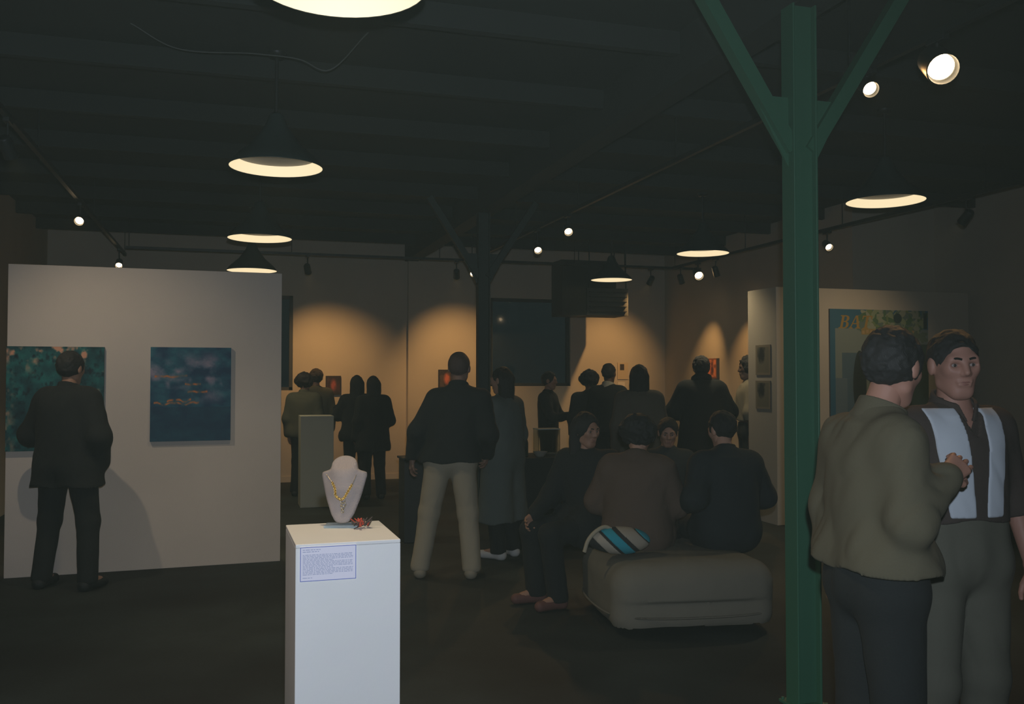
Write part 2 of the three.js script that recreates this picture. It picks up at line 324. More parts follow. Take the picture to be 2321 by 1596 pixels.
const headField = (() => {
  const skull = blend([ball(0, 0.025, -0.012, 0.077, 0.094, 0.098), ball(0, -0.045, 0.020, 0.055, 0.072, 0.066)], 0.05);
  const cheeks = blend([bone(V(0.037, -0.012, 0.062), V(-0.037, -0.012, 0.062), 0.022, 0.022), bone(V(0.014, -0.098, 0.052), V(-0.014, -0.098, 0.052), 0.019, 0.019), bone(V(0.046, -0.07, 0.0), V(0.016, -0.1, 0.045), 0.016, 0.016), bone(V(-0.046, -0.07, 0.0), V(-0.016, -0.1, 0.045), 0.016, 0.016)], 0.03);
  const nose = bone(V(0, 0.016, 0.083), V(0, -0.026, 0.104), 0.0085, 0.0112), nostril = bone(V(-0.0115, -0.031, 0.092), V(0.0115, -0.031, 0.092), 0.0075, 0.0075);
  const brow = bone(V(-0.038, 0.021, 0.074), V(0.038, 0.021, 0.074), 0.0145, 0.0145), lipU = bone(V(-0.021, -0.0595, 0.0815), V(0.021, -0.0595, 0.0815), 0.005, 0.005), lipD = bone(V(-0.017, -0.0695, 0.0805), V(0.017, -0.0695, 0.0805), 0.006, 0.006);
  const ear = [-1, 1].map((s) => ball(s * 0.080, -0.004, -0.008, 0.011, 0.033, 0.020)), eye = [-1, 1].map((s) => ball(s * 0.032, 0.0, 0.092, 0.0175, 0.0078, 0.02)), under = [-1, 1].map((s) => ball(s * 0.031, -0.002, 0.1025, 0.021, 0.013, 0.018));
  return (x, y, z) => {
    let d = smin(skull(x, y, z), cheeks(x, y, z), 0.03); if (d > 0.08) return d - 0.02;
    d = smin(d, brow(x, y, z), 0.02); d = smax(d, -Math.min(under[0](x, y, z), under[1](x, y, z)), 0.016); d = smin(d, nose(x, y, z), 0.014); d = smin(d, nostril(x, y, z), 0.008);
    d = smin(d, Math.min(lipU(x, y, z), lipD(x, y, z)), 0.010); d = smin(d, Math.min(ear[0](x, y, z), ear[1](x, y, z)), 0.01);
    d = smax(d, -Math.min(eye[0](x, y, z), eye[1](x, y, z)), 0.005); return d;
  };
})();
function handField(side, curl) { // wrist at the origin, fingers along x, thumb toward z * side
  const pts = [], palm = [], fing = [], Z = [0.030, 0.010, -0.010, -0.028], Ls = [0.92, 1.05, 1, 0.8];
  palm.push(bone(V(-0.02, 0, 0.008 * side), V(0.02, 0, 0), 0.024, 0.022));
  for (let i = 0; i < 4; i++) {
    const k = V(0.086 - Math.abs(i - 1) * 0.004, 0, Z[i] * side); palm.push(bone(V(0.012, 0, Z[i] * side * 0.6), k, 0.016, 0.012));
    let p = k, a = curl * 0.5 + i * 0.06; for (const [L, r] of [[0.042, 0.0088], [0.026, 0.008], [0.021, 0.0072]]) { const q = p.clone().add(V(Math.cos(a) * L * Ls[i], -Math.sin(a) * L * Ls[i], Z[i] * side * 0.06)); fing.push(bone(p, q, r, r - 0.0007)); pts.push(q); p = q; a += curl; }
  }
  const t = [V(0.016, -0.004, 0.022 * side), V(0.046, -0.016, 0.050 * side), V(0.074, -0.024 - curl * 0.012, 0.056 * side), V(0.094, -0.03 - curl * 0.02, 0.05 * side)];
  fing.push(bone(t[0], t[1], 0.015, 0.012), bone(t[1], t[2], 0.0112, 0.0095), bone(t[2], t[3], 0.0095, 0.0078)); pts.push(...t, V(-0.04, 0, 0));
  const pf = blend(palm, 0.02), f = (x, y, z) => { let d = pf(x, y, z), m = 1; for (const g of fing) m = Math.min(m, g(x, y, z)); return smin(d, m, 0.006); };
  return { f, box: bounds(pts, 0.03) };
}

const fabric = {};
function cloth(rgb, rough = 0.95) { const k = rgb.join() + rough; return fabric[k] ??= mat(rgb, rough, { bumpMap: clothBump, bumpScale: 0.0007 }); }
const skinMat = {}, skin = (rgb) => skinMat[rgb.join()] ??= mat(rgb, 0.6);
const hairBump = tex(128, 128, (x, y) => { const n = 0.5 + 0.35 * Math.sin(x * 0.8 + 3 * tileFbm(x, y, 128, 128, 6, 2.2, 2)) + 0.2 * (rnd() - 0.5); return [n, n, n]; }, [34, 11], false);
const hairMat = {}, hairOf = (rgb) => hairMat[rgb.join()] ??= mat(rgb, 0.7, { bumpMap: hairBump, bumpScale: 0.0007 });
const SKIN = { light: [0.50, 0.29, 0.20], mid: [0.36, 0.20, 0.13], dark: [0.10, 0.055, 0.035] };
const BLACK = [0.012, 0.015, 0.016], HAIRD = [0.016, 0.016, 0.015];

function stand(o = {}) { return { pelvis: V(0, 0.95, 0), chest: V(0, 1.30, 0), neck: V(0, 1.47, -0.01), head: V(0, 1.635, 0.02), shL: V(0.172, 1.40, -0.01), shR: V(-0.172, 1.40, -0.01), elL: V(0.23, 1.12, -0.03), elR: V(-0.23, 1.12, -0.03), wrL: V(0.245, 0.885, 0.04), wrR: V(-0.245, 0.885, 0.04), hipL: V(0.09, 0.92, 0), hipR: V(-0.09, 0.92, 0), knL: V(0.105, 0.50, 0.015), knR: V(-0.105, 0.50, 0.015), anL: V(0.115, 0.085, -0.03), anR: V(-0.115, 0.085, -0.03), ...o }; }
function sit(o = {}) { return { pelvis: V(0, 0.57, 0), chest: V(0, 0.90, 0.03), neck: V(0, 1.07, 0.04), head: V(0, 1.23, 0.08), shL: V(0.172, 0.995, 0.03), shR: V(-0.172, 0.995, 0.03), elL: V(0.26, 0.76, 0.12), elR: V(-0.26, 0.76, 0.12), wrL: V(0.17, 0.66, 0.34), wrR: V(-0.17, 0.66, 0.34), hipL: V(0.09, 0.555, 0), hipR: V(-0.09, 0.555, 0), knL: V(0.15, 0.53, 0.43), knR: V(-0.15, 0.53, 0.43), anL: V(0.14, 0.085, 0.42), anR: V(-0.14, 0.085, 0.42), ...o }; }

// spec: pose, size, top {rgb, fat, hem, loose, fold}, bottom {rgb, fat, kind}, hair {style, rgb}, skin, shoes, headTurn [yaw, pitch, roll], fine
function person(label, pos, phi, s) {
  const k = (s.size ?? 1.75) / 1.75, g = thing('person', label, 'person', [pos.x, s.lift ?? 0, pos.z], (-17 + phi) * R, s.group);
  const J = {}; for (const [n, p] of Object.entries(s.pose ?? stand())) J[n] = p.clone().multiplyScalar(k);
  const fine = s.fine ?? 1, cell = 0.013 * fine, r = (x) => x * k, b = (a, c, ra, rb) => bone(a, c, ra * k, rb * k), w = s.build ?? 1;
  const torso = (e, we = e) => [
    ...['L', 'R'].map((S) => b(J.neck.clone().add(V(0, -0.035 * k, 0)), mix(J.neck, J['sh' + S], 0.9).add(V(0, -0.02 * k, 0)), 0.062 + e * 0.7, 0.054 * w + e)), b(mix(J.chest, J.shL, 0.42), mix(J.pelvis, J.hipL, 0.85), 0.108 * w + e, 0.100 * w + we), b(mix(J.chest, J.shR, 0.42), mix(J.pelvis, J.hipR, 0.85), 0.108 * w + e, 0.100 * w + we),
    b(J.chest, J.pelvis, 0.115 * w + e, 0.11 * w + we), b(mix(J.neck, J.chest, 0.15), J.neck, 0.07 + e, 0.05 + e * 0.4)];
  const arm = (S, e, to = 1) => [b(J['sh' + S], J['el' + S], 0.060 * w + e, 0.046 * w + e), b(J['el' + S], mix(J['el' + S], J['wr' + S], to), 0.045 * w + e, 0.046 + (0.030 - 0.046) * to + e * 1.1)];
  const leg = (S, e, ea = e) => [b(J['hip' + S], J['kn' + S], 0.088 * w + e, 0.06 * w + e), b(J['kn' + S], J['an' + S], 0.058 * w + e, 0.042 + ea)];
  const allP = Object.values(J);
  // body, one surface: trunk and limbs, then head and hands in finer cells
  const hp = J.head, [hy, hx, hz] = s.headTurn ?? [0, 0, 0], hq = new THREE.Quaternion().setFromEuler(new THREE.Euler((hx ?? 0) * R, (hy ?? 0) * R, (hz ?? 0) * R, 'YXZ'));
  const trunk = blend([...torso(-0.006), ...arm('L', -0.004), ...arm('R', -0.004), ...leg('L', -0.004), ...leg('R', -0.004), b(J.neck, mix(J.neck, J.head, 0.75), 0.056, 0.053), b(J.anL, toe('L'), 0.035, 0.03), b(J.anR, toe('R'), 0.035, 0.03)], 0.035 * k);
  function toe(S) { const a = J['an' + S], kn = J['kn' + S]; const t = s.toe?.[S] ?? V(0.02 * (S === 'L' ? 1 : -1), 0, 0.16); void kn; return a.clone().add(t.clone().multiplyScalar(k)).setY(a.y - 0.045 * k); }
  const geos = [netMesh(trunk, ...bounds(allP, 0.16 * k), cell * 1.15)];
  const hs = k * (s.headSize ?? 1), put = (geo) => { geo.scale(hs, hs, hs); geo.applyQuaternion(hq); geo.translate(hp.x, hp.y, hp.z); return geo; };
  geos.push(put(netMesh(headField, [-0.11, -0.14, -0.13], [0.11, 0.14, 0.14], 0.0048 * fine)));
  for (const S of ['L', 'R']) {
    const side = S === 'L' ? 1 : -1, hf = handField(-side, s.curl?.[S] ?? 0.5), hg = netMesh(hf.f, ...hf.box, 0.0045 * fine);
    const dir = (s.hand?.[S]?.dir ?? J['wr' + S].clone().sub(J['el' + S])).clone().normalize(), palm = s.hand?.[S]?.palm ?? V(-side, 0, 0);
    const x = dir, z = new THREE.Vector3().crossVectors(x, palm.clone().negate()).normalize(), y = new THREE.Vector3().crossVectors(z, x);
    hg.scale(k, k, k); hg.applyMatrix4(new THREE.Matrix4().makeBasis(x, y, z)); const wp = J['wr' + S]; hg.translate(wp.x, wp.y, wp.z); geos.push(hg);
  }
  part('body', merge(geos), skin(s.skin ?? SKIN.light), g);
  // upper garment
  const t = s.top, fold = t.fold ?? 0.004, fx = (x, y, z) => fold * (2 * fbm(x * 7, y * 5, z * 7, 2) - 1) + fold * 0.55 * (1 - 2 * Math.abs(2 * vnoise(x * 16 + y * 9, y * 5 - x * 4, z * 13) - 1));
  const e = t.fat ?? 0.016, list = [...torso(e, t.loose ?? e), ...(t.sleeves === 0 ? [] : [...arm('L', e * (t.sleeve ?? 1), t.sleeves ?? 0.96), ...arm('R', e * (t.sleeve ?? 1), t.sleeves ?? 0.96)])];
  if (t.drop) for (const S of ['L', 'R']) { const a = mix(J.pelvis, J['hip' + S], 1.0), c = t.seated ? mix(J['hip' + S], J['kn' + S], t.drop) : V(J['hip' + S].x * (t.flare ?? 1.25), t.hem, J['hip' + S].z); list.push(b(a, c, 0.11 + e, 0.11 + (t.loose ?? e))); }
  const tf = blend(list, (t.soft ?? 0.05) * k), hem = t.hem === undefined ? -1 : t.hem * k, waves = (x, z) => 0.008 * Math.sin(x * 23 + z * 17);
  const upper = (x, y, z) => { let d = tf(x, y, z); if (d < 0.06) d += fx(x, y, z); if (t.vneck) d = Math.max(d, -Math.max(Math.abs(x) - (y / k - t.vneck) * 0.5 * k, 0.02 - z)); return Math.max(d, hem + waves(x, z) - y); };
  const box1 = bounds(allP, 0.2 * k); box1[0][1] = Math.max(box1[0][1], hem - 0.03);
  const topM = part(t.name ?? 'jacket', netMesh(upper, box1[0], box1[1], cell), cloth(t.rgb), g);
  if (t.collar > 0.03) { // the soft roll of a hood
    const c = J.neck, q = [], up = mix(J.neck, J.head, 0.2); for (let i = 0; i < 12; i++) { const a = (i / 12) * Math.PI * 2; q.push(V(c.x + Math.sin(a) * r(0.074), up.y + r(0.012) - Math.cos(a) * r(0.035), c.z + Math.cos(a) * r(0.07) + r(0.012))); }
    part('hood', tube(q, r(t.collar), 36, 8, true), cloth(t.collarRgb ?? t.rgb), topM);
  } else if (t.collar) { // a turned-down collar, open in front
    const nb = b(J.neck.clone().add(V(0, -0.03 * k, 0)), mix(J.neck, J.head, 0.55), 0.082 + e * 0.3, 0.062), c = J.neck, y0 = c.y - 0.02 * k;
    part('collar', netMesh((x, y, z) => { const zz = z - c.z; return Math.max(Math.abs(nb(x, y, z)) - 0.0065, y0 - 0.25 * Math.max(0, zz) - y, y - (c.y + 0.052 * k - 0.42 * zz), -Math.max(Math.abs(x - c.x) - 0.012 - 0.45 * Math.max(0, y - y0 + 0.02), 0.01 - zz)); }, [c.x - 0.16, c.y - 0.1, c.z - 0.16], [c.x + 0.16, c.y + 0.16, c.z + 0.18], 0.006 * fine), cloth(t.collarRgb ?? t.rgb), topM);
  }
  for (const pn of t.panels ?? []) {
    const l2 = (a, c, q) => a + (c - a) * q, pf = (x, y, z) => { const q = (y / k - 1.08) / 0.37; return Math.max(upper(x, y, z) - 0.005, l2(pn[0], pn[2], q) * k - x, x - l2(pn[1], pn[3], q) * k, 0.03 - z, y / k - 1.475, hem + 0.015 - y); };
    part('white_panel', netMesh(pf, [-0.25, 1.0, -0.02], [0.25, 1.6, 0.3], 0.0065), cloth(t.panelRgb), topM, 'pale blue white vertical panel');
  }
  // lower garment
  const bt = s.bottom;
  if (bt) {
    const eb = bt.fat ?? 0.02, up = mix(J.pelvis, J.chest, Math.min(1, ((bt.rise ?? 0.08) + 0.04) / 0.35)), bl = [b(J.pelvis, mix(J.hipL, J.hipR, 0.5), 0.095 + eb, 0.09 + eb), b(J.hipL, J.hipR, 0.095 * w + eb, 0.095 * w + eb), b(J.pelvis, up, 0.105 + eb, 0.10 + eb), ...['L', 'R'].map((S) => b(J['hip' + S], mix(up, J['hip' + S].clone().setY(up.y), 0.8), 0.098 * w + eb, 0.092 * w + eb))];
    let lowest = 0.055 * k;
    if (bt.kind === 'skirt') { lowest = bt.hem * k; for (const S of ['L', 'R']) bl.push(b(J['hip' + S], V(J['hip' + S].x * 1.3, bt.hem, J['hip' + S].z), 0.10 + eb, 0.13 + eb)); }
    else bl.push(...leg('L', eb, bt.cuff ?? eb + 0.012), ...leg('R', eb, bt.cuff ?? eb + 0.012));
    const top = J.pelvis.y + (bt.rise ?? 0.08) * k, bf = blend(bl, 0.03 * k), bfold = bt.fold ?? 0.004;
    const ff = (x, y, z) => { let d = bf(x, y, z); if (d < 0.06) d += bfold * (2 * fbm(x * 11, y * 5, z * 11, 2) - 1) + bfold * 0.5 * (1 - 2 * Math.abs(2 * vnoise(x * 15, y * 9 + x * 6, z * 15) - 1)); return Math.max(d, lowest - y, (s.pose && s.seated) ? -1 : y - top); };
    const bx = bounds([J.pelvis, J.hipL, J.hipR, J.knL, J.knR, J.anL, J.anR], 0.2 * k); part(bt.name ?? 'trousers', netMesh(ff, bx[0], bx[1], cell), cloth(bt.rgb), g);
  }
  // shoes
  for (const S of ['L', 'R']) {
    const a = J['an' + S], q = toe(S), dir = q.clone().sub(a).setY(0).normalize(), heel = a.clone().addScaledVector(dir, -0.03 * k).setY(a.y - 0.042 * k), base = a.y - 0.085 * k;
    const sf = blend([b(heel, q, 0.042, 0.038), b(a.clone().setY(a.y - 0.01), heel, 0.042, 0.045)], 0.03), sg = netMesh((x, y, z) => Math.max(sf(x, y, z), base - y), ...bounds([a, q, heel], 0.07), 0.011 * fine);
    part('shoe', sg, cloth(s.shoes ?? BLACK, 0.7), g);
  }
  // hair in the head's own frame
  const h = s.hair;
  if (h) {
    const cap = ball(0, 0.030, -0.016, 0.084 + (h.thick ?? 0), 0.098 + (h.thick ?? 0) * 1.3, 0.104 + (h.thick ?? 0)), face = bone(V(0, h.line ?? 0.02, 0.12), V(0, -0.14, 0.085), 0.068, 0.085), n = h.rough ?? 0.004, nf = h.freq ?? 40;
    const earCut = [-1, 1].map((q) => ball(q * 0.09, -0.005, 0.0, 0.03, 0.03, 0.024)); let extra = null, lo = [-0.2, -0.16, -0.2], hi = [0.2, 0.24, 0.15];
    if (h.style === 'long') { const L = h.length ?? 0.36; extra = blend([bone(V(0.05, 0.0, -0.05), V(0.075, -L, -0.045), 0.055, 0.035), bone(V(-0.05, 0.0, -0.05), V(-0.075, -L, -0.045), 0.055, 0.035), bone(V(0, 0, -0.07), V(0, -L * 1.06, -0.07), 0.055, 0.04)], 0.05); lo[1] = -L - 0.12; }
    if (h.style === 'curly') extra = blend([ball(0, 0.055, -0.03, 0.125, 0.10, 0.12), ball(0.06, 0.02, -0.02, 0.075, 0.08, 0.08), ball(-0.06, 0.02, -0.02, 0.075, 0.08, 0.08)], 0.04);
    if (h.style === 'bun') extra = blend([ball(0, 0.11, -0.05, 0.06, 0.05, 0.06), ball(0, 0.04, -0.03, 0.115, 0.09, 0.11)], 0.03);
    const bottomCut = h.style === 'short' || h.style === 'buzz' ? (y, z) => (-0.055 - (z < -0.02 ? 0.03 : 0)) - y : () => -1;
    const hf = (x, y, z) => { let d = cap(x, y, z); if (extra) d = smin(d, extra(x, y, z), 0.03); if (d < 0.06) d += n * (2 * fbm(x * nf, y * nf * (h.style === 'long' ? 0.25 : 1), z * nf, 2) - 1) * 2; d = smax(d, -face(x, y, z), 0.012); d = Math.max(d, bottomCut(y, z)); if (h.ears !== 0) d = smax(d, -Math.min(earCut[0](x, y, z), earCut[1](x, y, z)), 0.008); return d; };
    part('hair', put(netMesh(hf, lo, hi, 0.0065 * fine)), hairOf(h.rgb ?? HAIRD), g);
  }
  if (s.face) {
    for (const q of [-1, 1]) {
      const ey = part('eye', put(new THREE.SphereGeometry(0.0115, 16, 12).scale(1.15, 0.85, 1).translate(q * 0.032, 0.0, 0.0705)), skin([0.26, 0.22, 0.20]), g);
      part('iris', put(new THREE.SphereGeometry(0.0056, 12, 10).scale(1, 1, 0.6).translate(q * 0.032, 0.0, 0.0798)), skin([0.02, 0.015, 0.012]), ey);
      part('eyebrow', put(tube([V(q * 0.012, 0.0205, 0.0925), V(q * 0.030, 0.0245, 0.0905), V(q * 0.051, 0.019, 0.0775)], 0.0046, 12, 6)), hairOf(HAIRD), g);
    }
    part('lips', put(merge([tube([V(-0.025, -0.0645, 0.0795), V(-0.010, -0.0605, 0.0876), V(0, -0.0615, 0.0886), V(0.010, -0.0605, 0.0876), V(0.025, -0.0645, 0.0795)], 0.0030, 14, 6), tube([V(-0.023, -0.0655, 0.0795), V(0, -0.0695, 0.0874), V(0.023, -0.0655, 0.0795)], 0.0034, 14, 6)])), skin([0.27, 0.12, 0.095]), g);
    if (s.face === 'stubble') part('beard', put(netMesh((x, y, z) => { const d = headField(x, y, z) - 0.0035; return Math.max(d, y + 0.045 + 0.35 * Math.max(0, 0.05 - z), -(z - 0.0)); }, [-0.1, -0.14, -0.02], [0.1, -0.02, 0.13], 0.003)), skin([0.20, 0.13, 0.10]), g);
  }
  g.userData.joints = undefined; g.userData.J = J; return g;
}

// ------------------------------------------------------------------ necklace plinth in front
const PH = 1.07;
const fl = onFloor(670, 1235, PH), fr = onFloor(908, 1222, PH), bl = onFloor(650, 1190, PH);
{
  const w = fl.distanceTo(fr), dep = fl.distanceTo(bl), turn = -Math.atan2(fr.z - fl.z, fr.x - fl.x);
  const t = thing('plinth', 'white painted plinth carrying the necklace bust and a caption card', 'plinth', [fl.x, 0, fl.z], turn);
  part('plinth_body', box(w, PH - 0.012, dep, w / 2, (PH - 0.012) / 2, -dep / 2, 0.003), M.plinth, t);
  part('top_board', box(w, 0.012, dep, w / 2, PH - 0.006, -dep / 2, 0.003), M.plinth, t);
  const c = document.createElement('canvas'); c.width = 512; c.height = 320; const x = c.getContext('2d');
  x.fillStyle = '#e4e0ec'; x.fillRect(0, 0, 512, 320); x.strokeStyle = '#4a5fae'; x.lineWidth = 5; x.strokeRect(4, 4, 504, 312);
  x.fillStyle = '#a6abc4'; const row = (y, x0, x1, h) => { let p = x0; while (p < x1) { const l = Math.min(x1 - p, 9 + rnd() * 30); x.fillRect(p, y, l, h); p += l + 5 + rnd() * 3; } };
  row(24, 24, 190, 7); row(42, 24, 170, 7); for (let k = 0; k < 15; k++) row(72 + k * 13, 24, k % 5 === 4 ? 300 : 470 + rnd() * 14, 6); row(284, 24, 110, 6);
  const ct = new THREE.CanvasTexture(c); ct.colorSpace = THREE.SRGBColorSpace;
  const a = [680, 807].map((u) => u), h0 = ray(680, 1241), h1 = ray(679, 1319); void h0; void h1; void a;
  const p0 = frontHit(680, 1241), p1 = frontHit(807, 1311);
  function frontHit(u, v) { const n = V(Math.sin(turn), 0, Math.cos(turn)), r = ray(u, v), o = V(0, EYE, 0); return r.multiplyScalar(n.dot(fl.clone().sub(o)) / n.dot(r)).add(o); }
  const cw = Math.hypot(p1.x - p0.x, p1.z - p0.z), ch = p0.y - p1.y;
  const card = thing('caption_card', 'printed caption card with blue border on front of the white plinth', 'card', [p0.x, p1.y, p0.z], turn);
  const ed = mat([0.75, 0.75, 0.8], 0.8), face = mat([1, 1, 1], 0.8, { map: ct });
  part('card_sheet', new THREE.BoxGeometry(cw, ch, 0.003).translate(cw / 2, ch / 2, 0.0016), [ed, ed, ed, ed, face, ed], card);
}
const bustAt = onFloor(778, 1194, PH), bustW = (y) => { const k = [[0, 0.02], [0.035, 0.041], [0.08, 0.058], [0.13, 0.072], [0.165, 0.081], [0.178, 0.08], [0.19, 0.06]]; for (let i = 1; i < k.length; i++) if (y < k[i][0]) { const t = (y - k[i - 1][0]) / (k[i][0] - k[i - 1][0]); return k[i - 1][1] + t * (k[i][1] - k[i - 1][1]); } return 0.05; };
const bustZ = (x, y) => 0.018 - 4.2 * x * x - 0.18 * (y - 0.05);
{
  const t = thing('necklace_bust', 'linen covered necklace bust on clear base on the white plinth', 'jewellery bust', [bustAt.x, PH, bustAt.z], -15 * R);
  const neck = bone(V(0, 0.12, -0.022), V(0, 0.20, -0.03), 0.056, 0.046), linen = mat([0.34, 0.29, 0.27], 0.95, { bumpMap: clothBump, bumpScale: 0.003 });
  const plate = (x, y, z) => smax(smax(Math.abs(x) - bustW(clamp(y, 0, 0.2)), Math.abs(z - bustZ(x, y)) - 0.011, 0.014), Math.max(-y + 0.004, y - 0.186), 0.014);
  const f = (x, y, z) => { const d = smin(plate(x, y, z), smax(neck(x, y, z), (y - 0.205) * 0.8 + z * 0.6 + 0.006, 0.012), 0.018); return d; };
  part('bust_form', netMesh(f, [-0.11, -0.02, -0.12], [0.11, 0.27, 0.06], 0.0035).translate(0, 0.012, 0), linen, t);
  part('acrylic_base', new RoundedBoxGeometry(0.12, 0.010, 0.075, 3, 0.004).translate(-0.004, 0.0052, 0.0), phys([0.80, 0.92, 1.0], 0.08, { transmission: 0.8, thickness: 0, ior: 1.4 }), t, 'clear acrylic base');
  const gold = mat([0.80, 0.56, 0.16], 0.28, { metalness: 1 }), steel = mat([0.45, 0.38, 0.26], 0.35, { metalness: 1 });
  const n = thing('necklace', 'gold link necklace with a hanging pendant draped on the linen bust', 'necklace', [bustAt.x, PH + 0.012, bustAt.z], -15 * R);
  const Q = (x, y) => { let z = 0.09; while (z > -0.08 && f(x, y, z) > 0.0016) z -= 0.0006; return V(x, y, z); };
  const chain = [[-0.062, 0.172], [-0.045, 0.155], [-0.030, 0.136], [-0.024, 0.118], [-0.023, 0.102], [-0.013, 0.092], [-0.003, 0.088], [0.009, 0.096], [0.016, 0.108], [0.024, 0.122], [0.034, 0.140], [0.04, 0.156], [0.046, 0.172]].map((p) => Q(...p)), curve = new THREE.CatmullRomCurve3(chain);
  part('chain', new THREE.TubeGeometry(curve, 80, 0.0011, 6), steel, n);
  for (let i = 0; i < 30; i++) { const q = curve.getPointAt(0.2 + 0.62 * i / 29), l = new THREE.TorusGeometry(0.0038, 0.0012, 6, 12); l.rotateZ(i * 0.7); l.rotateY(i % 2 ? 0.5 : -0.5); l.translate(q.x, q.y, q.z + 0.002); part('link', l, gold, n); }
  const hang = [[0.002, 0.083], [0.000, 0.076], [0.006, 0.070], [-0.003, 0.066], [0.002, 0.060], [0.001, 0.053], [0.002, 0.046]];
  part('pendant', merge(hang.map(([x, y], i) => { const p = Q(x, y); return (i % 2 ? new THREE.SphereGeometry(0.0042, 10, 8) : new THREE.TorusGeometry(0.0085 - i * 0.0007, 0.0018, 6, 14)).translate(p.x, p.y, p.z + 0.002); })), steel, n, 'antique metal drop pendant');
  // dried flower
  const fp = onFloor(818, 1198, PH), d = thing('dried_flower', 'small red and dark brown dried flower lying beside the bust', 'flower', [fp.x, PH, fp.z], 0.3);
  const petal = (k, len, wd) => { const g = new THREE.SphereGeometry(1, 8, 6); g.scale(len, 0.0022, wd); g.translate(len, 0, 0); g.rotateZ(0.15 + rnd() * 0.9); g.rotateY(k); return g; };
  const red = [], dk = []; for (let i = 0; i < 34; i++) { const g = petal(rnd() * 6.28, 0.008 + rnd() * 0.007, 0.0035 + rnd() * 0.0025); g.translate((rnd() - 0.5) * 0.055, 0.006 + rnd() * 0.016, (rnd() - 0.5) * 0.035); (i % 2 ? red : dk).push(g); }
  part('petals', merge(red), mat([0.42, 0.06, 0.03], 0.8), d, 'rust red petals'); part('leaves', merge(dk), mat([0.05, 0.035, 0.03], 0.8), d, 'dark brown leaves');
  part('stem', tube([[-0.03, 0.003, 0.01], [-0.01, 0.006, 0.0], [0.01, 0.01, -0.004]], 0.0018, 12, 6), mat([0.05, 0.035, 0.03], 0.8), d);
}

// ------------------------------------------------------------------ pictures
function framed(name, label, cat, c00, c11, normal, m, depth = 0.035, group) { // canvas with painted sides; c00 upper left, c11 lower right on the wall plane
  const t = thing(name, label, cat, [(c00.x + c11.x) / 2, (c00.y + c11.y) / 2, (c00.z + c11.z) / 2], Math.atan2(normal.x, normal.z), group);
  const w = Math.hypot(c11.x - c00.x, c11.z - c00.z), h = c00.y - c11.y, side = mat([0.12, 0.12, 0.12], 0.8);
  part('canvas', new THREE.BoxGeometry(w, h, depth).translate(0, 0, depth / 2 + 0.001), [side, side, side, side, m, side], t); return t;
}
const lw = V(la.z - lb.z, 0, lb.x - la.x).normalize(), onLeft = (u, v) => { const o = V(0, EYE, 0), r = ray(u, v); return r.multiplyScalar(lw.dot(la.clone().sub(o)) / lw.dot(r)).add(o); };
const l3 = (a, b, t) => [0, 1, 2].map((k) => a[k] + (b[k] - a[k]) * clamp(t, 0, 1));
const art1 = tex(256, 256, (x, y) => {
  const s = x / 256, t = y / 256, n = fbm(s * 9, t * 9, 4.2, 5), q = fbm(s * 22, t * 22, 7.7, 3); let c = l3([0.08, 0.25, 0.28], [0.15, 0.46, 0.45], (n - 0.3) * 2.2); c = l3(c, [0.06, 0.16, 0.20], (q - 0.55) * 4);
  const bl = fbm(s * 14 + 3, t * 14, 1.3, 3), up = Math.max(t - 0.72, s - 0.86, 0.12 - s) * 4; if (up > 0) c = l3(c, [0.85, 0.62, 0.50], (bl - 0.52) * 7 * Math.min(1, up)); return c;
});
const art2 = tex(256, 256, (x, y) => {
  const s = x / 256, t = y / 256, n = fbm(s * 7, t * 12, 2.2, 5), q = fbm(s * 20, t * 30, 5.1, 3); let c = l3([0.12, 0.26, 0.38], [0.20, 0.44, 0.50], (n - 0.3) * 2);
  const cl = fbm(s * 4 + 1, t * 5.5, 9.4, 5); if (t > 0.38) c = l3(c, [0.58, 0.55, 0.62], (cl - 0.44) * 6 * clamp((t - 0.38) * 6, 0, 1) * clamp((0.97 - t) * 6, 0, 1));
  for (const [yy, x0, x1] of [[0.68, 0.05, 0.45], [0.60, 0.42, 0.62], [0.52, 0.45, 0.7], [0.40, 0.04, 0.6], [0.43, 0.2, 0.5]]) { const dd = Math.abs(t - yy - 0.02 * (fbm(s * 12, yy * 9, 1, 2) - 0.5) * 2); if (dd < 0.018 && s > x0 && s < x1) c = l3(c, [0.85, 0.50, 0.30], (1 - dd / 0.018) * (q * 2.4 - 0.5)); }
  if (t < 0.36) c = l3(c, [0.14, 0.27, 0.36], 0.4 + 0.4 * q); return c;
});
framed('painting', 'large square teal painting with pale blossoms, behind the dark figure', 'painting', onLeft(17, 785), onLeft(235, 1018), lw, mat([1, 1, 1], 0.85, { map: art1 }), 0.04);
framed('painting', 'blue painting of clouds over dark water on the grey display wall', 'painting', onLeft(342, 787), onLeft(522, 997), lw, mat([1, 1, 1], 0.85, { map: art2 }), 0.04);
const smallArt = (k, a, b, c) => tex(64, 64, (x, y) => { const s = x / 64, t = y / 64, e = Math.min(s, 1 - s, t, 1 - t), n = fbm(s * 5, t * 5, k, 4); if (e < 0.07) return a; const d = Math.hypot((s - 0.5) * 1.5, t - 0.5); return l3(l3(b, a, (n - 0.4) * 3), c, (0.38 - d) * 4 * n * 2); });
const faceZ = V(0, 0, 1);
framed('painting', 'small dark red painting with dark border on the back wall', 'painting', onZ(738, 852, ZB), onZ(772, 895, ZB), faceZ, mat([1, 1, 1], 0.8, { map: smallArt(3, [0.12, 0.10, 0.10], [0.25, 0.16, 0.16], [0.6, 0.3, 0.25]) }), 0.03);
framed('painting', 'small dark portrait half hidden by the bald head', 'painting', onZ(993, 838, ZB + 0.07), onZ(1030, 880, ZB + 0.07), faceZ, mat([1, 1, 1], 0.8, { map: smallArt(8, [0.14, 0.12, 0.12], [0.3, 0.24, 0.2], [0.75, 0.4, 0.3]) }), 0.03);
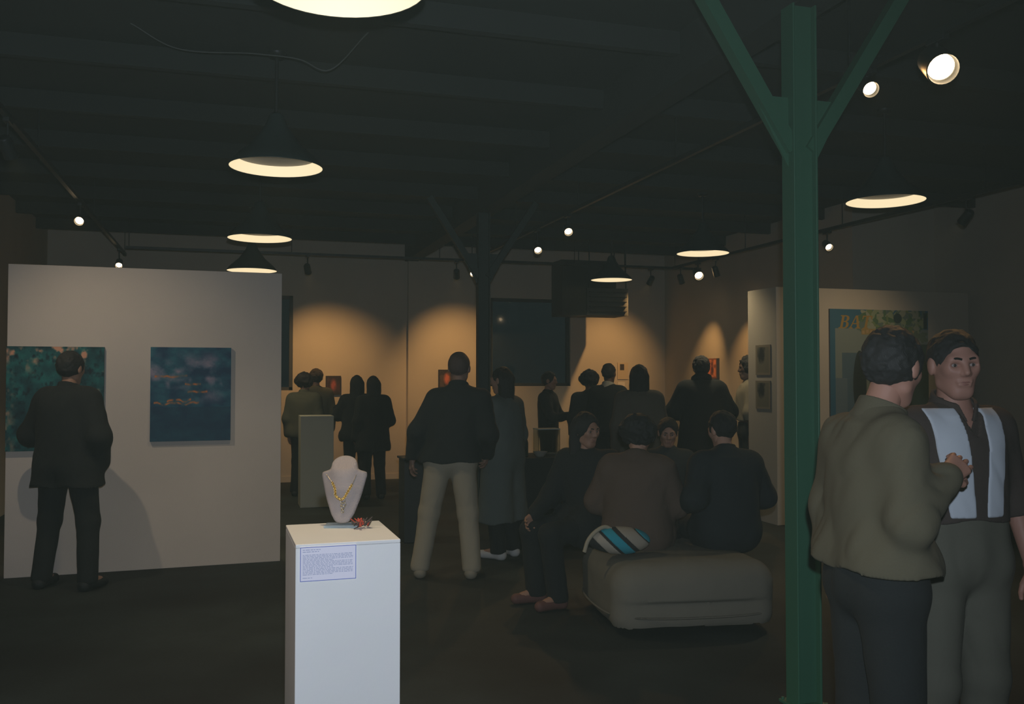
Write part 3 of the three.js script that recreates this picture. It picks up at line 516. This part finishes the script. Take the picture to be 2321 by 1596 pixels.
framed('print', 'small pale print with a dark square on the back wall among visitors', 'print', onZ(1399, 822, ZB), onZ(1423, 860, ZB), faceZ, mat([1, 1, 1], 0.8, { map: tex(64, 64, (x, y) => (x > 14 && x < 40 && y > 34 && y < 58 ? [0.2, 0.17, 0.15] : [0.72, 0.66, 0.55])) }), 0.012);
framed('wall_label', 'small pale label under the print on the back wall', 'label', onZ(1400, 866, ZB), onZ(1416, 876, ZB), faceZ, mat([0.62, 0.58, 0.5], 0.8), 0.006);
framed('painting', 'orange red painting on the rear side wall by the man in black coat', 'painting', onX(1609, 813, XA), onX(1631, 858, XA), V(-1, 0, 0), mat([1, 1, 1], 0.8, { map: smallArt(5, [0.5, 0.3, 0.2], [0.85, 0.5, 0.32], [0.3, 0.14, 0.12]) }), 0.05);
const pic = tex(64, 96, (x, y) => { const s = x / 64, t = y / 96, e = Math.min(x, 63 - x, y, 95 - y); if (e < 7) return [0.52, 0.48, 0.40]; const d = Math.hypot(s - 0.4, (t - 0.68) * 0.8); return l3([0.45, 0.43, 0.36], [0.12, 0.13, 0.13], (0.3 - d) * 6 + (fbm(s * 8, t * 8, 2, 3) - 0.5)); });
for (const [v0, v1, which] of [[783, 850, 'upper'], [863, 928, 'lower']]) framed('print', which + ' of two small grey prints on the end of the thick display wall', 'print', onX(1714, v0, rb.x), onX(1748, v1, rb.x), V(-1, 0, 0), mat([1, 1, 1], 0.8, { map: pic }), 0.008);
{ // poster
  const c = document.createElement('canvas'); c.width = 512; c.height = 720; const x = c.getContext('2d');
  x.fillStyle = '#2f6078'; x.fillRect(0, 0, 512, 720); x.fillStyle = '#76827c'; x.fillRect(26, 84, 486, 620);
  for (let k = 0; k < 240; k++) { const px = 150 + rnd() * 340, py = 8 + rnd() * 78; x.fillStyle = ['#4c6a48', '#6b7d4e', '#83906e', '#8c927c', '#5c7066'][k % 5]; x.beginPath(); x.ellipse(px, py, 10 + rnd() * 26, 5 + rnd() * 10, rnd() * 3, 0, 7); x.fill(); }
  x.fillStyle = '#8f7d4a'; x.fillRect(160, 84, 200, 26); x.fillStyle = '#a58a5c'; for (let k = 0; k < 14; k++) x.fillRect(165 + k * 20, 88 + rnd() * 6, 12, 14);
  x.fillStyle = '#2a3d3c'; x.beginPath(); x.arc(350, 36, 22, 0, 7); x.fill(); x.fillRect(488, 10, 18, 70); x.fillStyle = '#66755f'; for (let k = 0; k < 26; k++) { x.beginPath(); x.ellipse(380 + rnd() * 120, 100 + rnd() * 30, 20, 9, rnd() * 3, 0, 7); x.fill(); }
  x.fillStyle = '#4d6470'; x.fillRect(60, 190, 96, 480); x.fillStyle = '#5d7078'; x.fillRect(26, 300, 60, 400); x.fillStyle = '#25302e'; x.beginPath(); x.ellipse(150, 330, 34, 150, 0, 0, 7); x.fill(); x.fillStyle = '#44564c'; x.fillRect(420, 150, 92, 560); x.fillStyle = '#39443c'; x.fillRect(200, 190, 220, 500);
  x.font = 'italic bold 80px serif'; x.fillStyle = '#9a7c38'; x.fillText('BAT', 40, 84);
  const ct = new THREE.CanvasTexture(c); ct.colorSpace = THREE.SRGBColorSpace;
  const a = onZ(1878, 700, rb.z), b2 = onZ(2100, 706, rb.z), w = b2.x - a.x;
  framed('poster', 'blue green poster with yellow lettering on the thick display wall', 'poster', a, V(b2.x, a.y - w * 1.4, rb.z), faceZ, mat([1, 1, 1], 0.7, { map: ct }), 0.02);
}

// ------------------------------------------------------------------ hanging heater, cable
{
  const z = -13.2, a = onZ(1330, 652, z), b = onZ(1424, 716, z), c = onZ(1275, 590, z), e = onZ(1330, 715, z);
  const t = thing('unit_heater', 'dark hanging heater with duct, beside the wide dark window', 'heater', [0, 0, 0]);
  part('casing', span(a.x, b.x, b.y, a.y, z - 0.55, z), M.duct, t);
  part('duct', span(c.x, e.x, e.y, c.y, z - 0.5, z - 0.02), M.blackMetal, t);
  part('supply_duct', span(c.x, onZ(1400, 600, z).x, a.y + 0.01, c.y + 0.02, z - 0.45, z - 0.06), M.blackMetal, t);
  for (let k = 0; k < 5; k++) part('louver', box(b.x - a.x - 0.08, 0.012, 0.05, (a.x + b.x) / 2, b.y + 0.06 + k * 0.075, z + 0.02).rotateX(0), M.black, t);
  for (const x of [a.x + 0.06, b.x - 0.02]) for (const zz of [z - 0.05, z - 0.5]) part('hanger', rod([x, a.y, zz], [x, HC, zz], 0.008, 6), M.blackMetal, t);
  part('pipe', tube([[b.x, b.y + 0.15, z - 0.2], [b.x + 0.03, b.y + 0.16, z - 0.2], [b.x + 0.03, HC, z - 0.2]], 0.012, 20, 8), M.blackMetal, t);
  const p = at(395, 108, 5.6), q = at(580, 122, 5.6), r = at(680, 135, 5.6), s = at(742, 160, 5.6), cb = thing('ceiling_cable', 'thin pale cable strung under the dark ceiling', 'cable', [0, 0, 0]);
  part('wire', tube([V(p.x - 0.25, HC, p.z), p, q, r, s, V(s.x + 0.25, HC, s.z)], 0.004, 60, 6), mat([0.10, 0.11, 0.10], 0.6), cb);
}

// ------------------------------------------------------------------ furniture
{
  const p = at(720, 855, 11.4), w = 0.40, t = thing('plinth', 'pale plinth standing behind the necklace bust near the back wall', 'plinth', [p.x, 0, p.z], 0);
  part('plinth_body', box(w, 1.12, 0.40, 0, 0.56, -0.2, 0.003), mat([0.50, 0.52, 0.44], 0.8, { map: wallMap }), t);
  const q = at(940, 855, 9.0), bx = thing('black_pedestal', 'black square pedestal standing behind the bald man', 'pedestal', [q.x + 0.02, 0, q.z], 0);
  part('pedestal_body', box(0.30, 0.80, 0.30, 0.02, 0.40, -0.1, 0.01), M.black, bx); part('top_board', box(0.33, 0.02, 0.33, 0.02, 0.81, -0.1, 0.004), M.black, bx);
  const c = at(1525, 1440, 6.22), o = thing('pouf', 'large beige upholstered pouf under the seated visitors', 'pouf', [c.x, 0, c.z], -8 * R), beige = mat([0.21, 0.195, 0.15], 0.95, { bumpMap: clothBump, bumpScale: 0.002 });
  const pf = (w2, h0, h1, d2, rr) => (x, y, z) => { const qx = Math.abs(x) - w2 + rr, qy = Math.abs(y - (h0 + h1) / 2) - (h1 - h0) / 2 + rr, qz = Math.abs(z) - d2 + rr; return Math.hypot(Math.max(qx, 0), Math.max(qy, 0), Math.max(qz, 0)) + Math.min(Math.max(qx, qy, qz), 0) - rr + 0.022 * (fbm(x * 5, y * 5, z * 5, 3) - 0.5) - 0.035 * Math.max(0, 1 - (x / w2) ** 2) * (y > (h0 + h1) / 2 ? 1 : 0); };
  part('cushion', netMesh(pf(0.53, 0.0, 0.425, 0.50, 0.13), [-0.7, 0.05, -0.65], [0.7, 0.62, 0.65], 0.018), beige, o);
  part('piping', tube([[-0.528, 0.13, 0.36], [-0.40, 0.13, 0.497], [0.40, 0.13, 0.497], [0.528, 0.13, 0.36], [0.528, 0.13, -0.36], [0.40, 0.13, -0.497], [-0.40, 0.13, -0.497], [-0.528, 0.13, -0.36]], 0.007, 90, 6, true), beige, o);
  // striped bag on the pouf
  const bp = at(1402, 1230, 5.98), bag = thing('handbag', 'striped turquoise and white handbag lying on the pouf', 'bag', [bp.x, 0.475, bp.z], -17 * R);
  const body = ball(0, 0.075, 0, 0.20, 0.085, 0.10), tilt = (x, y) => x * 0.72 + (y - 0.075) * 0.75;
  const strip = (a, b, e) => netMesh((x, y, z) => Math.max(body(x, y, z) - e, a - tilt(x, y), tilt(x, y) - b), [-0.24, -0.03, -0.13], [0.24, 0.19, 0.13], 0.007);
  part('bag_body', strip(-1, 1, 0), cloth([0.03, 0.03, 0.03]), bag);
  part('stripe', strip(-0.105, -0.05, 0.004), cloth([0.42, 0.38, 0.30]), bag, 'off white stripe'); part('stripe', strip(-0.035, 0.025, 0.006), cloth([0.03, 0.34, 0.42]), bag, 'turquoise stripe');
  part('stripe', strip(0.05, 0.125, 0.004), cloth([0.36, 0.32, 0.25]), bag, 'off white stripe'); part('stripe', strip(0.13, 0.17, 0.004), cloth([0.03, 0.3, 0.36]), bag, 'turquoise end stripe');
  part('strap', tube([[-0.225, 0.01, 0.06], [-0.20, 0.085, 0.06], [-0.15, 0.14, 0.05], [-0.09, 0.165, 0.03], [-0.05, 0.15, 0.02]], 0.013, 30, 8), cloth([0.45, 0.4, 0.28]), bag, 'cream curved strap');
  // table with a dark cloth
  const tp = at(1225, 855, 9.0), tb = thing('table', 'table under a black cloth beside the woman in grey coat', 'table', [tp.x, 0, tp.z], 0), cw = 0.34, cdp = 0.3;
  part('table_top', box(cw * 2 - 0.02, 0.025, cdp * 2 - 0.02, 0, 0.825, 0), M.black, tb);
  const cg = new THREE.BoxGeometry(cw * 2, 0.84, cdp * 2, 24, 8, 24); { const a = cg.attributes.position; for (let i = 0; i < a.count; i++) { const y = a.getY(i), f = (0.42 - y) / 0.84, an = Math.atan2(a.getZ(i), a.getX(i)), k = 1 + 0.05 * f * Math.sin(an * 17) + 0.04 * f; a.setXYZ(i, a.getX(i) * k, y, a.getZ(i) * k); } cg.computeVertexNormals(); cg.translate(0, 0.421, 0); }
  part('tablecloth', cg, cloth([0.014, 0.017, 0.017]), tb);
  const gl = phys([0.9, 0.95, 0.93], 0.03, { transmission: 1, thickness: 0.004, ior: 1.49 });
  const ab = thing('acrylic_box', 'clear acrylic box standing on the black clothed table', 'box', [tp.x + 0.07, 0.842, tp.z - 0.02], 0);
  part('wall', merge([span(-0.11, 0.11, 0.004, 0.25, 0.075, 0.079), span(-0.11, 0.11, 0.004, 0.25, -0.079, -0.075), span(-0.11, -0.106, 0.004, 0.25, -0.075, 0.075), span(0.106, 0.11, 0.004, 0.25, -0.075, 0.075)]), gl, ab); part('base', span(-0.11, 0.11, 0, 0.004, -0.079, 0.079), gl, ab); part('lid', span(-0.115, 0.115, 0.25, 0.258, -0.084, 0.084), mat([0.35, 0.4, 0.38], 0.4), ab);
  const bo = thing('bottle', 'dark glass bottle with a glint on the black clothed table', 'bottle', [tp.x - 0.20, 0.842, tp.z + 0.12], 0);
  part('bottle_glass', lathe([[0, 0], [0.032, 0], [0.034, 0.01], [0.034, 0.13], [0.026, 0.165], [0.013, 0.19], [0.012, 0.235], [0.014, 0.24], [0.0, 0.24]], 24), mat([0.02, 0.03, 0.025], 0.08), bo); part('cap', new THREE.CylinderGeometry(0.014, 0.014, 0.016, 16).translate(0, 0.248, 0), mat([0.3, 0.25, 0.12], 0.3, { metalness: 0.8 }), bo);
  const bw = thing('bowl', 'small pale bowl on the black clothed table', 'bowl', [tp.x - 0.06, 0.842, tp.z + 0.17], 0);
  part('bowl_body', lathe([[0, 0.0], [0.035, 0.0], [0.04, 0.008], [0.07, 0.05], [0.066, 0.05], [0.036, 0.012], [0, 0.01]], 24), mat([0.25, 0.24, 0.2], 0.6), bw);
  const so = at(1510, 855, 7.75), st = thing('stool', 'black stool under the visitor facing the seated group', 'stool', [so.x, 0, so.z], 0);
  part('seat', new THREE.CylinderGeometry(0.19, 0.18, 0.05, 32).translate(0, 0.425, 0), M.black, st);
  for (let k = 0; k < 4; k++) { const a = k * Math.PI / 2 + 0.78; part('leg', rod([Math.cos(a) * 0.2, 0, Math.sin(a) * 0.2], [Math.cos(a) * 0.13, 0.41, Math.sin(a) * 0.13], 0.014, 8), M.blackMetal, st); }
}

// ------------------------------------------------------------------ people
const P2 = (u, d) => at(u, 855, d);
const dark = { rgb: BLACK, fat: 0.022 }, trou = { rgb: BLACK, fat: 0.022 };
// man in the beige jacket, seen from behind, one hand raised
person('person in a loose beige jacket and dark trousers, turned away, one hand raised', P2(1978, 3.05), 100, {
  size: 1.75, fine: 0.62, build: 0.86, skin: [0.40, 0.21, 0.15], headTurn: [28, 12, 0], face: 'plain',
  pose: stand({ head: V(0, 1.63, 0.075), neck: V(0, 1.47, 0.015), elR: V(-0.225, 1.15, -0.02), wrR: V(-0.165, 1.285, 0.15), elL: V(0.22, 1.15, -0.03), wrL: V(0.2, 0.92, -0.02) }),
  curl: { L: 0.6, R: 0.55 }, hand: { R: { dir: V(0.35, 0.45, 0.8), palm: V(0.8, -0.3, 0.1) } },
  top: { rgb: [0.105, 0.094, 0.058], fat: 0.022, loose: 0.042, sleeve: 0.95, hem: 0.985, drop: 1, flare: 1.2, fold: 0.009, collar: 0.016, soft: 0.06 }, bottom: { rgb: [0.014, 0.017, 0.017], fat: 0.03, rise: 0.14 }, hair: { style: 'short', rgb: HAIRD, thick: 0.008, rough: 0.005 }, shoes: BLACK });
// man facing the camera, polo shirt with two pale panels
person('person facing the camera in dark polo shirt with two pale vertical panels', P2(2162, 3.42), 14, {
  size: 1.765, fine: 0.6, skin: [0.36, 0.19, 0.14], headTurn: [-16, 2, 2], face: 'plain', build: 0.95,
  pose: stand({ head: V(-0.015, 1.632, 0.02), elR: V(-0.27, 1.15, -0.09), wrR: V(-0.13, 0.98, -0.19), elL: V(0.27, 1.13, -0.02), wrL: V(0.27, 0.885, 0.07) }),
  top: { name: 'polo_shirt', rgb: [0.055, 0.042, 0.036], fat: 0.020, loose: 0.03, sleeves: 0.12, hem: 1.075, fold: 0.003, collar: 0.013, vneck: 1.37, panels: [[-0.115, -0.022, -0.165, -0.05], [0.018, 0.092, 0.045, 0.13]], panelRgb: [0.50, 0.55, 0.60] },
  bottom: { rgb: [0.105, 0.105, 0.08], fat: 0.024, rise: 0.19 }, hair: { style: 'short', rgb: HAIRD, thick: 0.001, rough: 0.004, line: 0.012 }, shoes: BLACK });
// bald man in khaki trousers
person('bald person in dark jacket and khaki trousers standing with feet apart', P2(1022, 7.45), 176, {
  size: 1.79, fine: 0.85, build: 1.0, skin: [0.26, 0.155, 0.11], headTurn: [-6, 2, 0], hair: { style: 'buzz', rgb: [0.09, 0.06, 0.05], thick: 0.002, rough: 0.001 },
  pose: stand({ chest: V(-0.035, 1.30, 0), neck: V(-0.06, 1.47, -0.01), head: V(-0.065, 1.635, 0.02), shL: V(0.115, 1.385, -0.01), shR: V(-0.235, 1.385, -0.01), elL: V(0.255, 1.14, -0.03), wrL: V(0.315, 0.92, 0.08), elR: V(-0.30, 1.12, -0.02), wrR: V(-0.27, 0.95, 0.16), anL: V(0.235, 0.085, -0.03), knL: V(0.17, 0.50, 0.015), anR: V(-0.17, 0.085, -0.03), knR: V(-0.135, 0.50, 0.015) }),
  top: { rgb: [0.013, 0.018, 0.020], fat: 0.030, loose: 0.042, hem: 0.90, drop: 0.5, flare: 1.1, fold: 0.006, collar: 0.02 }, bottom: { rgb: [0.36, 0.32, 0.235], fat: 0.024, cuff: 0.034 }, shoes: [0.30, 0.27, 0.2] });
// woman in the long grey green coat
person('person with dark hair in long grey green coat and white sneakers', P2(1140, 8.25), -125, {
  size: 1.68, skin: SKIN.mid, headTurn: [10, 4, 0], pose: stand({ elL: V(0.24, 1.14, 0.02), wrL: V(0.15, 1.02, 0.22) }),
  top: { name: 'long_coat', rgb: [0.105, 0.125, 0.115], fat: 0.03, loose: 0.06, hem: 0.34, drop: 1, flare: 1.35, fold: 0.006, collar: 0.02 }, bottom: trou, hair: { style: 'long', rgb: HAIRD, length: 0.22 }, shoes: [0.55, 0.55, 0.52], toe: { L: V(0.03, 0, 0.17), R: V(-0.05, 0, 0.16) } });
// dark figure in front of the teal painting
person('person in black clothes standing with back turned before the teal painting', P2(157, 7.05), 168, {
  size: 1.78, fine: 0.9, build: 1.1, skin: SKIN.mid, headTurn: [0, 4, 0],
  pose: stand({ elL: V(0.34, 1.14, 0.02), wrL: V(0.23, 1.08, 0.22), elR: V(-0.29, 1.13, -0.04), wrR: V(-0.235, 0.93, 0.06), anL: V(0.19, 0.085, -0.03), anR: V(-0.20, 0.085, -0.03), knR: V(-0.165, 0.5, 0.015), knL: V(0.16, 0.5, 0.015), hipL: V(0.11, 0.92, 0), hipR: V(-0.11, 0.92, 0) }),
  top: { rgb: BLACK, fat: 0.034, loose: 0.05, hem: 0.76, drop: 1, flare: 1.15, fold: 0.006, collar: 0.014 }, bottom: { rgb: BLACK, fat: 0.018 }, hair: { style: 'short', rgb: HAIRD, thick: 0.006 } });
// back of the room, left
person('person with curly hair in olive jacket behind the pale plinth', P2(690, 12.5), 172, { size: 1.63, fine: 1.15, skin: SKIN.mid, top: { rgb: [0.10, 0.10, 0.065], fat: 0.035, loose: 0.045, hem: 0.85, drop: 1, collar: 0.02 }, bottom: trou, hair: { style: 'curly', rgb: [0.03, 0.022, 0.018], rough: 0.009, freq: 24, ears: 0 } });
person('person in grey olive coat close beside the curly haired visitor', P2(716, 13.15), -150, { size: 1.70, fine: 1.15, skin: SKIN.mid, headTurn: [20, 0, 0], top: { rgb: [0.085, 0.09, 0.065], fat: 0.03, loose: 0.04, hem: 0.8, drop: 1 }, bottom: trou, hair: { style: 'short', rgb: [0.04, 0.03, 0.025], thick: 0.01, rough: 0.006 } });
person('person in black coat with long hair, nearer the bald man, one of a pair', P2(846, 12.2), -152, { size: 1.60, fine: 1.15, skin: SKIN.mid, pose: stand({ elR: V(-0.25, 1.12, -0.02), wrR: V(-0.14, 1.08, 0.2) }), top: { name: 'coat', rgb: BLACK, fat: 0.034, loose: 0.05, hem: 0.68, drop: 1, flare: 1.2 }, bottom: trou, hair: { style: 'long', rgb: HAIRD, length: 0.26, thick: 0.006 } });
person('person in black top raising a hand to the small dark red painting', P2(809, 12.6), -160, { size: 1.61, fine: 1.15, skin: SKIN.mid, pose: stand({ elL: V(0.27, 1.17, 0.08), wrL: V(0.24, 1.27, 0.30), elR: V(-0.23, 1.14, 0) }), top: { rgb: BLACK, fat: 0.03, loose: 0.045, hem: 0.80, drop: 1 }, bottom: trou, hair: { style: 'long', rgb: HAIRD, length: 0.22, thick: 0.006 } });
// back of the room, middle and right
person('person in black clothes under the wide dark window, reaching forward', P2(1243, 12.4), 70, { size: 1.66, fine: 1.15, skin: SKIN.mid, pose: stand({ elR: V(-0.25, 1.12, 0.12), wrR: V(-0.14, 1.16, 0.36), elL: V(0.24, 1.12, 0.1), wrL: V(0.14, 1.14, 0.34) }), top: { ...dark, fat: 0.02, hem: 0.9 }, bottom: trou, hair: { style: 'short', rgb: HAIRD, thick: 0.008 } });
person('person with curly hair tied up, in dark top, near the window', P2(1336, 12.0), 165, { size: 1.66, fine: 1.1, skin: SKIN.dark, top: { rgb: [0.03, 0.032, 0.03], fat: 0.022, hem: 0.88, drop: 1 }, bottom: trou, hair: { style: 'curly', rgb: HAIRD, rough: 0.010, freq: 24, ears: 0 } });
person('person with cropped hair and pale collar in a black jacket', P2(1379, 11.6), 150, { size: 1.76, fine: 1.1, skin: SKIN.dark, top: { rgb: BLACK, fat: 0.026, hem: 0.85, drop: 1, collar: 0.014, collarRgb: [0.35, 0.34, 0.27] }, bottom: trou, hair: { style: 'short', rgb: HAIRD, thick: 0.002 } });
person('person with long dark hair in a greyish tan coat', P2(1449, 9.7), 172, { size: 1.71, fine: 1.0, skin: SKIN.light, top: { name: 'coat', rgb: [0.115, 0.10, 0.075], fat: 0.034, loose: 0.05, hem: 0.75, drop: 1, flare: 1.2 }, bottom: trou, hair: { style: 'long', rgb: [0.02, 0.017, 0.015], length: 0.34, thick: 0.01 } });
person('tall person in a bulky black hooded coat facing the rear side wall', P2(1590, 10.5), 178, { size: 1.82, fine: 1.0, build: 1.06, skin: SKIN.mid, pose: stand({ elL: V(0.30, 1.16, 0.04), wrL: V(0.16, 1.15, 0.26), elR: V(-0.31, 1.16, 0.04), wrR: V(-0.16, 1.15, 0.26) }), top: { name: 'hooded_coat', rgb: BLACK, fat: 0.042, loose: 0.055, hem: 0.75, drop: 1, flare: 1.2, collar: 0.042 }, bottom: trou, hair: { style: 'short', rgb: HAIRD, thick: 0.010, rough: 0.006 } });
person('bearded person in light jacket in profile beside the thick display wall', P2(1699, 10.95), -92, { size: 1.82, fine: 1.0, skin: SKIN.dark, face: 'stubble', pose: stand({ elR: V(-0.25, 1.16, 0.10), wrR: V(-0.15, 1.20, 0.32), elL: V(0.24, 1.14, 0.05) }), top: { rgb: [0.26, 0.23, 0.16], fat: 0.03, loose: 0.04, hem: 1.05 }, bottom: trou, hair: { style: 'curly', rgb: HAIRD, rough: 0.008, freq: 30 } });
// the seated group
const seatTop = -0.0;
person('seated person with long dark hair in black clothes, face in profile', P2(1336, 6.7), -62, {
  size: 1.70, fine: 0.85, seated: true, lift: 0.0, skin: SKIN.mid, headTurn: [100, 4, 0], face: 'plain',
  pose: sit({ shL: V(0.14, 1.03, -0.10), shR: V(-0.12, 1.03, 0.13), chest: V(0, 0.92, 0.02), head: V(0.02, 1.25, 0.04), elL: V(0.22, 0.78, -0.08), wrL: V(0.12, 0.64, 0.12), elR: V(-0.17, 0.76, 0.24), wrR: V(-0.10, 0.64, 0.42), anL: V(0.14, 0.085, 0.36), anR: V(-0.1, 0.085, 0.40), knR: V(-0.11, 0.53, 0.44) }),
  top: { rgb: BLACK, fat: 0.026, loose: 0.035, drop: 0.3, seated: true }, bottom: { rgb: BLACK, fat: 0.022 }, hair: { style: 'long', rgb: HAIRD, length: 0.36, thick: 0.010, ears: 0 }, shoes: [0.14, 0.06, 0.05] });
person('seated person with dark curls in a brown jacket, back turned', P2(1440, 6.30), 158, {
  size: 1.70, fine: 0.85, seated: true, build: 1.05, skin: SKIN.light, headTurn: [-18, 18, 0],
  pose: sit({ head: V(0, 1.225, 0.10), elL: V(0.29, 0.76, 0.06), wrL: V(0.20, 0.66, 0.26) }),
  top: { rgb: [0.115, 0.080, 0.058], fat: 0.046, loose: 0.055, drop: 0.2, seated: true, fold: 0.008, collar: 0.026 }, bottom: { rgb: BLACK, fat: 0.022 }, hair: { style: 'curly', rgb: HAIRD, rough: 0.010, freq: 26 } });
const suit = person('seated person with short hair in a black suit jacket, back turned', P2(1648, 6.32), 192, {
  size: 1.76, fine: 0.85, seated: true, build: 1.08, skin: SKIN.light, headTurn: [14, 12, 0], pose: sit({ head: V(-0.01, 1.225, 0.11), elL: V(0.275, 0.79, -0.09), wrL: V(0.30, 0.70, 0.13), elR: V(-0.30, 0.77, 0.06) }), curl: { L: 0.75 },
  top: { name: 'suit_jacket', rgb: [0.020, 0.026, 0.030], fat: 0.032, loose: 0.04, drop: 0.2, seated: true, fold: 0.006, collar: 0.020 }, bottom: { rgb: [0.020, 0.026, 0.030], fat: 0.022 }, hair: { style: 'short', rgb: HAIRD, thick: 0.005 } });
person('seated person in dark clothes facing the camera between the two backs', P2(1510, 7.75), 0, {
  size: 1.62, fine: 1.0, seated: true, skin: SKIN.mid, headTurn: [-5, 12, 0], face: 'plain', pose: sit({}),
  top: { rgb: [0.03, 0.035, 0.035], fat: 0.022, drop: 0.2, seated: true }, bottom: { rgb: BLACK, fat: 0.02 }, hair: { style: 'short', rgb: HAIRD, thick: 0.008 } });
{ // plastic cup in the suited person's hand
  suit.updateMatrixWorld(true); const J = suit.userData.J, dir = J.wrL.clone().sub(J.elL).normalize(), p = suit.localToWorld(J.wrL.clone().addScaledVector(dir, 0.075).add(V(-0.042, -0.03, 0)));
  const c = thing('plastic_cup', 'clear plastic cup held by the person in the black suit', 'cup', [p.x, p.y - 0.02, p.z], 0);
  part('cup_wall', lathe([[0.0, 0.0], [0.026, 0.0], [0.036, 0.105], [0.035, 0.105], [0.025, 0.003], [0.0, 0.003]], 24), phys([0.85, 0.9, 0.92], 0.1, { transmission: 0.6, thickness: 0, ior: 1.4 }), c);
  part('drink', new THREE.CylinderGeometry(0.030, 0.0245, 0.05, 20).translate(0, 0.03, 0), mat([0.25, 0.28, 0.25], 0.2), c);
}
scene.traverse((o) => { if (o.isMesh) o.castShadow = o.receiveShadow = true; });
renderer.render(scene, camera);
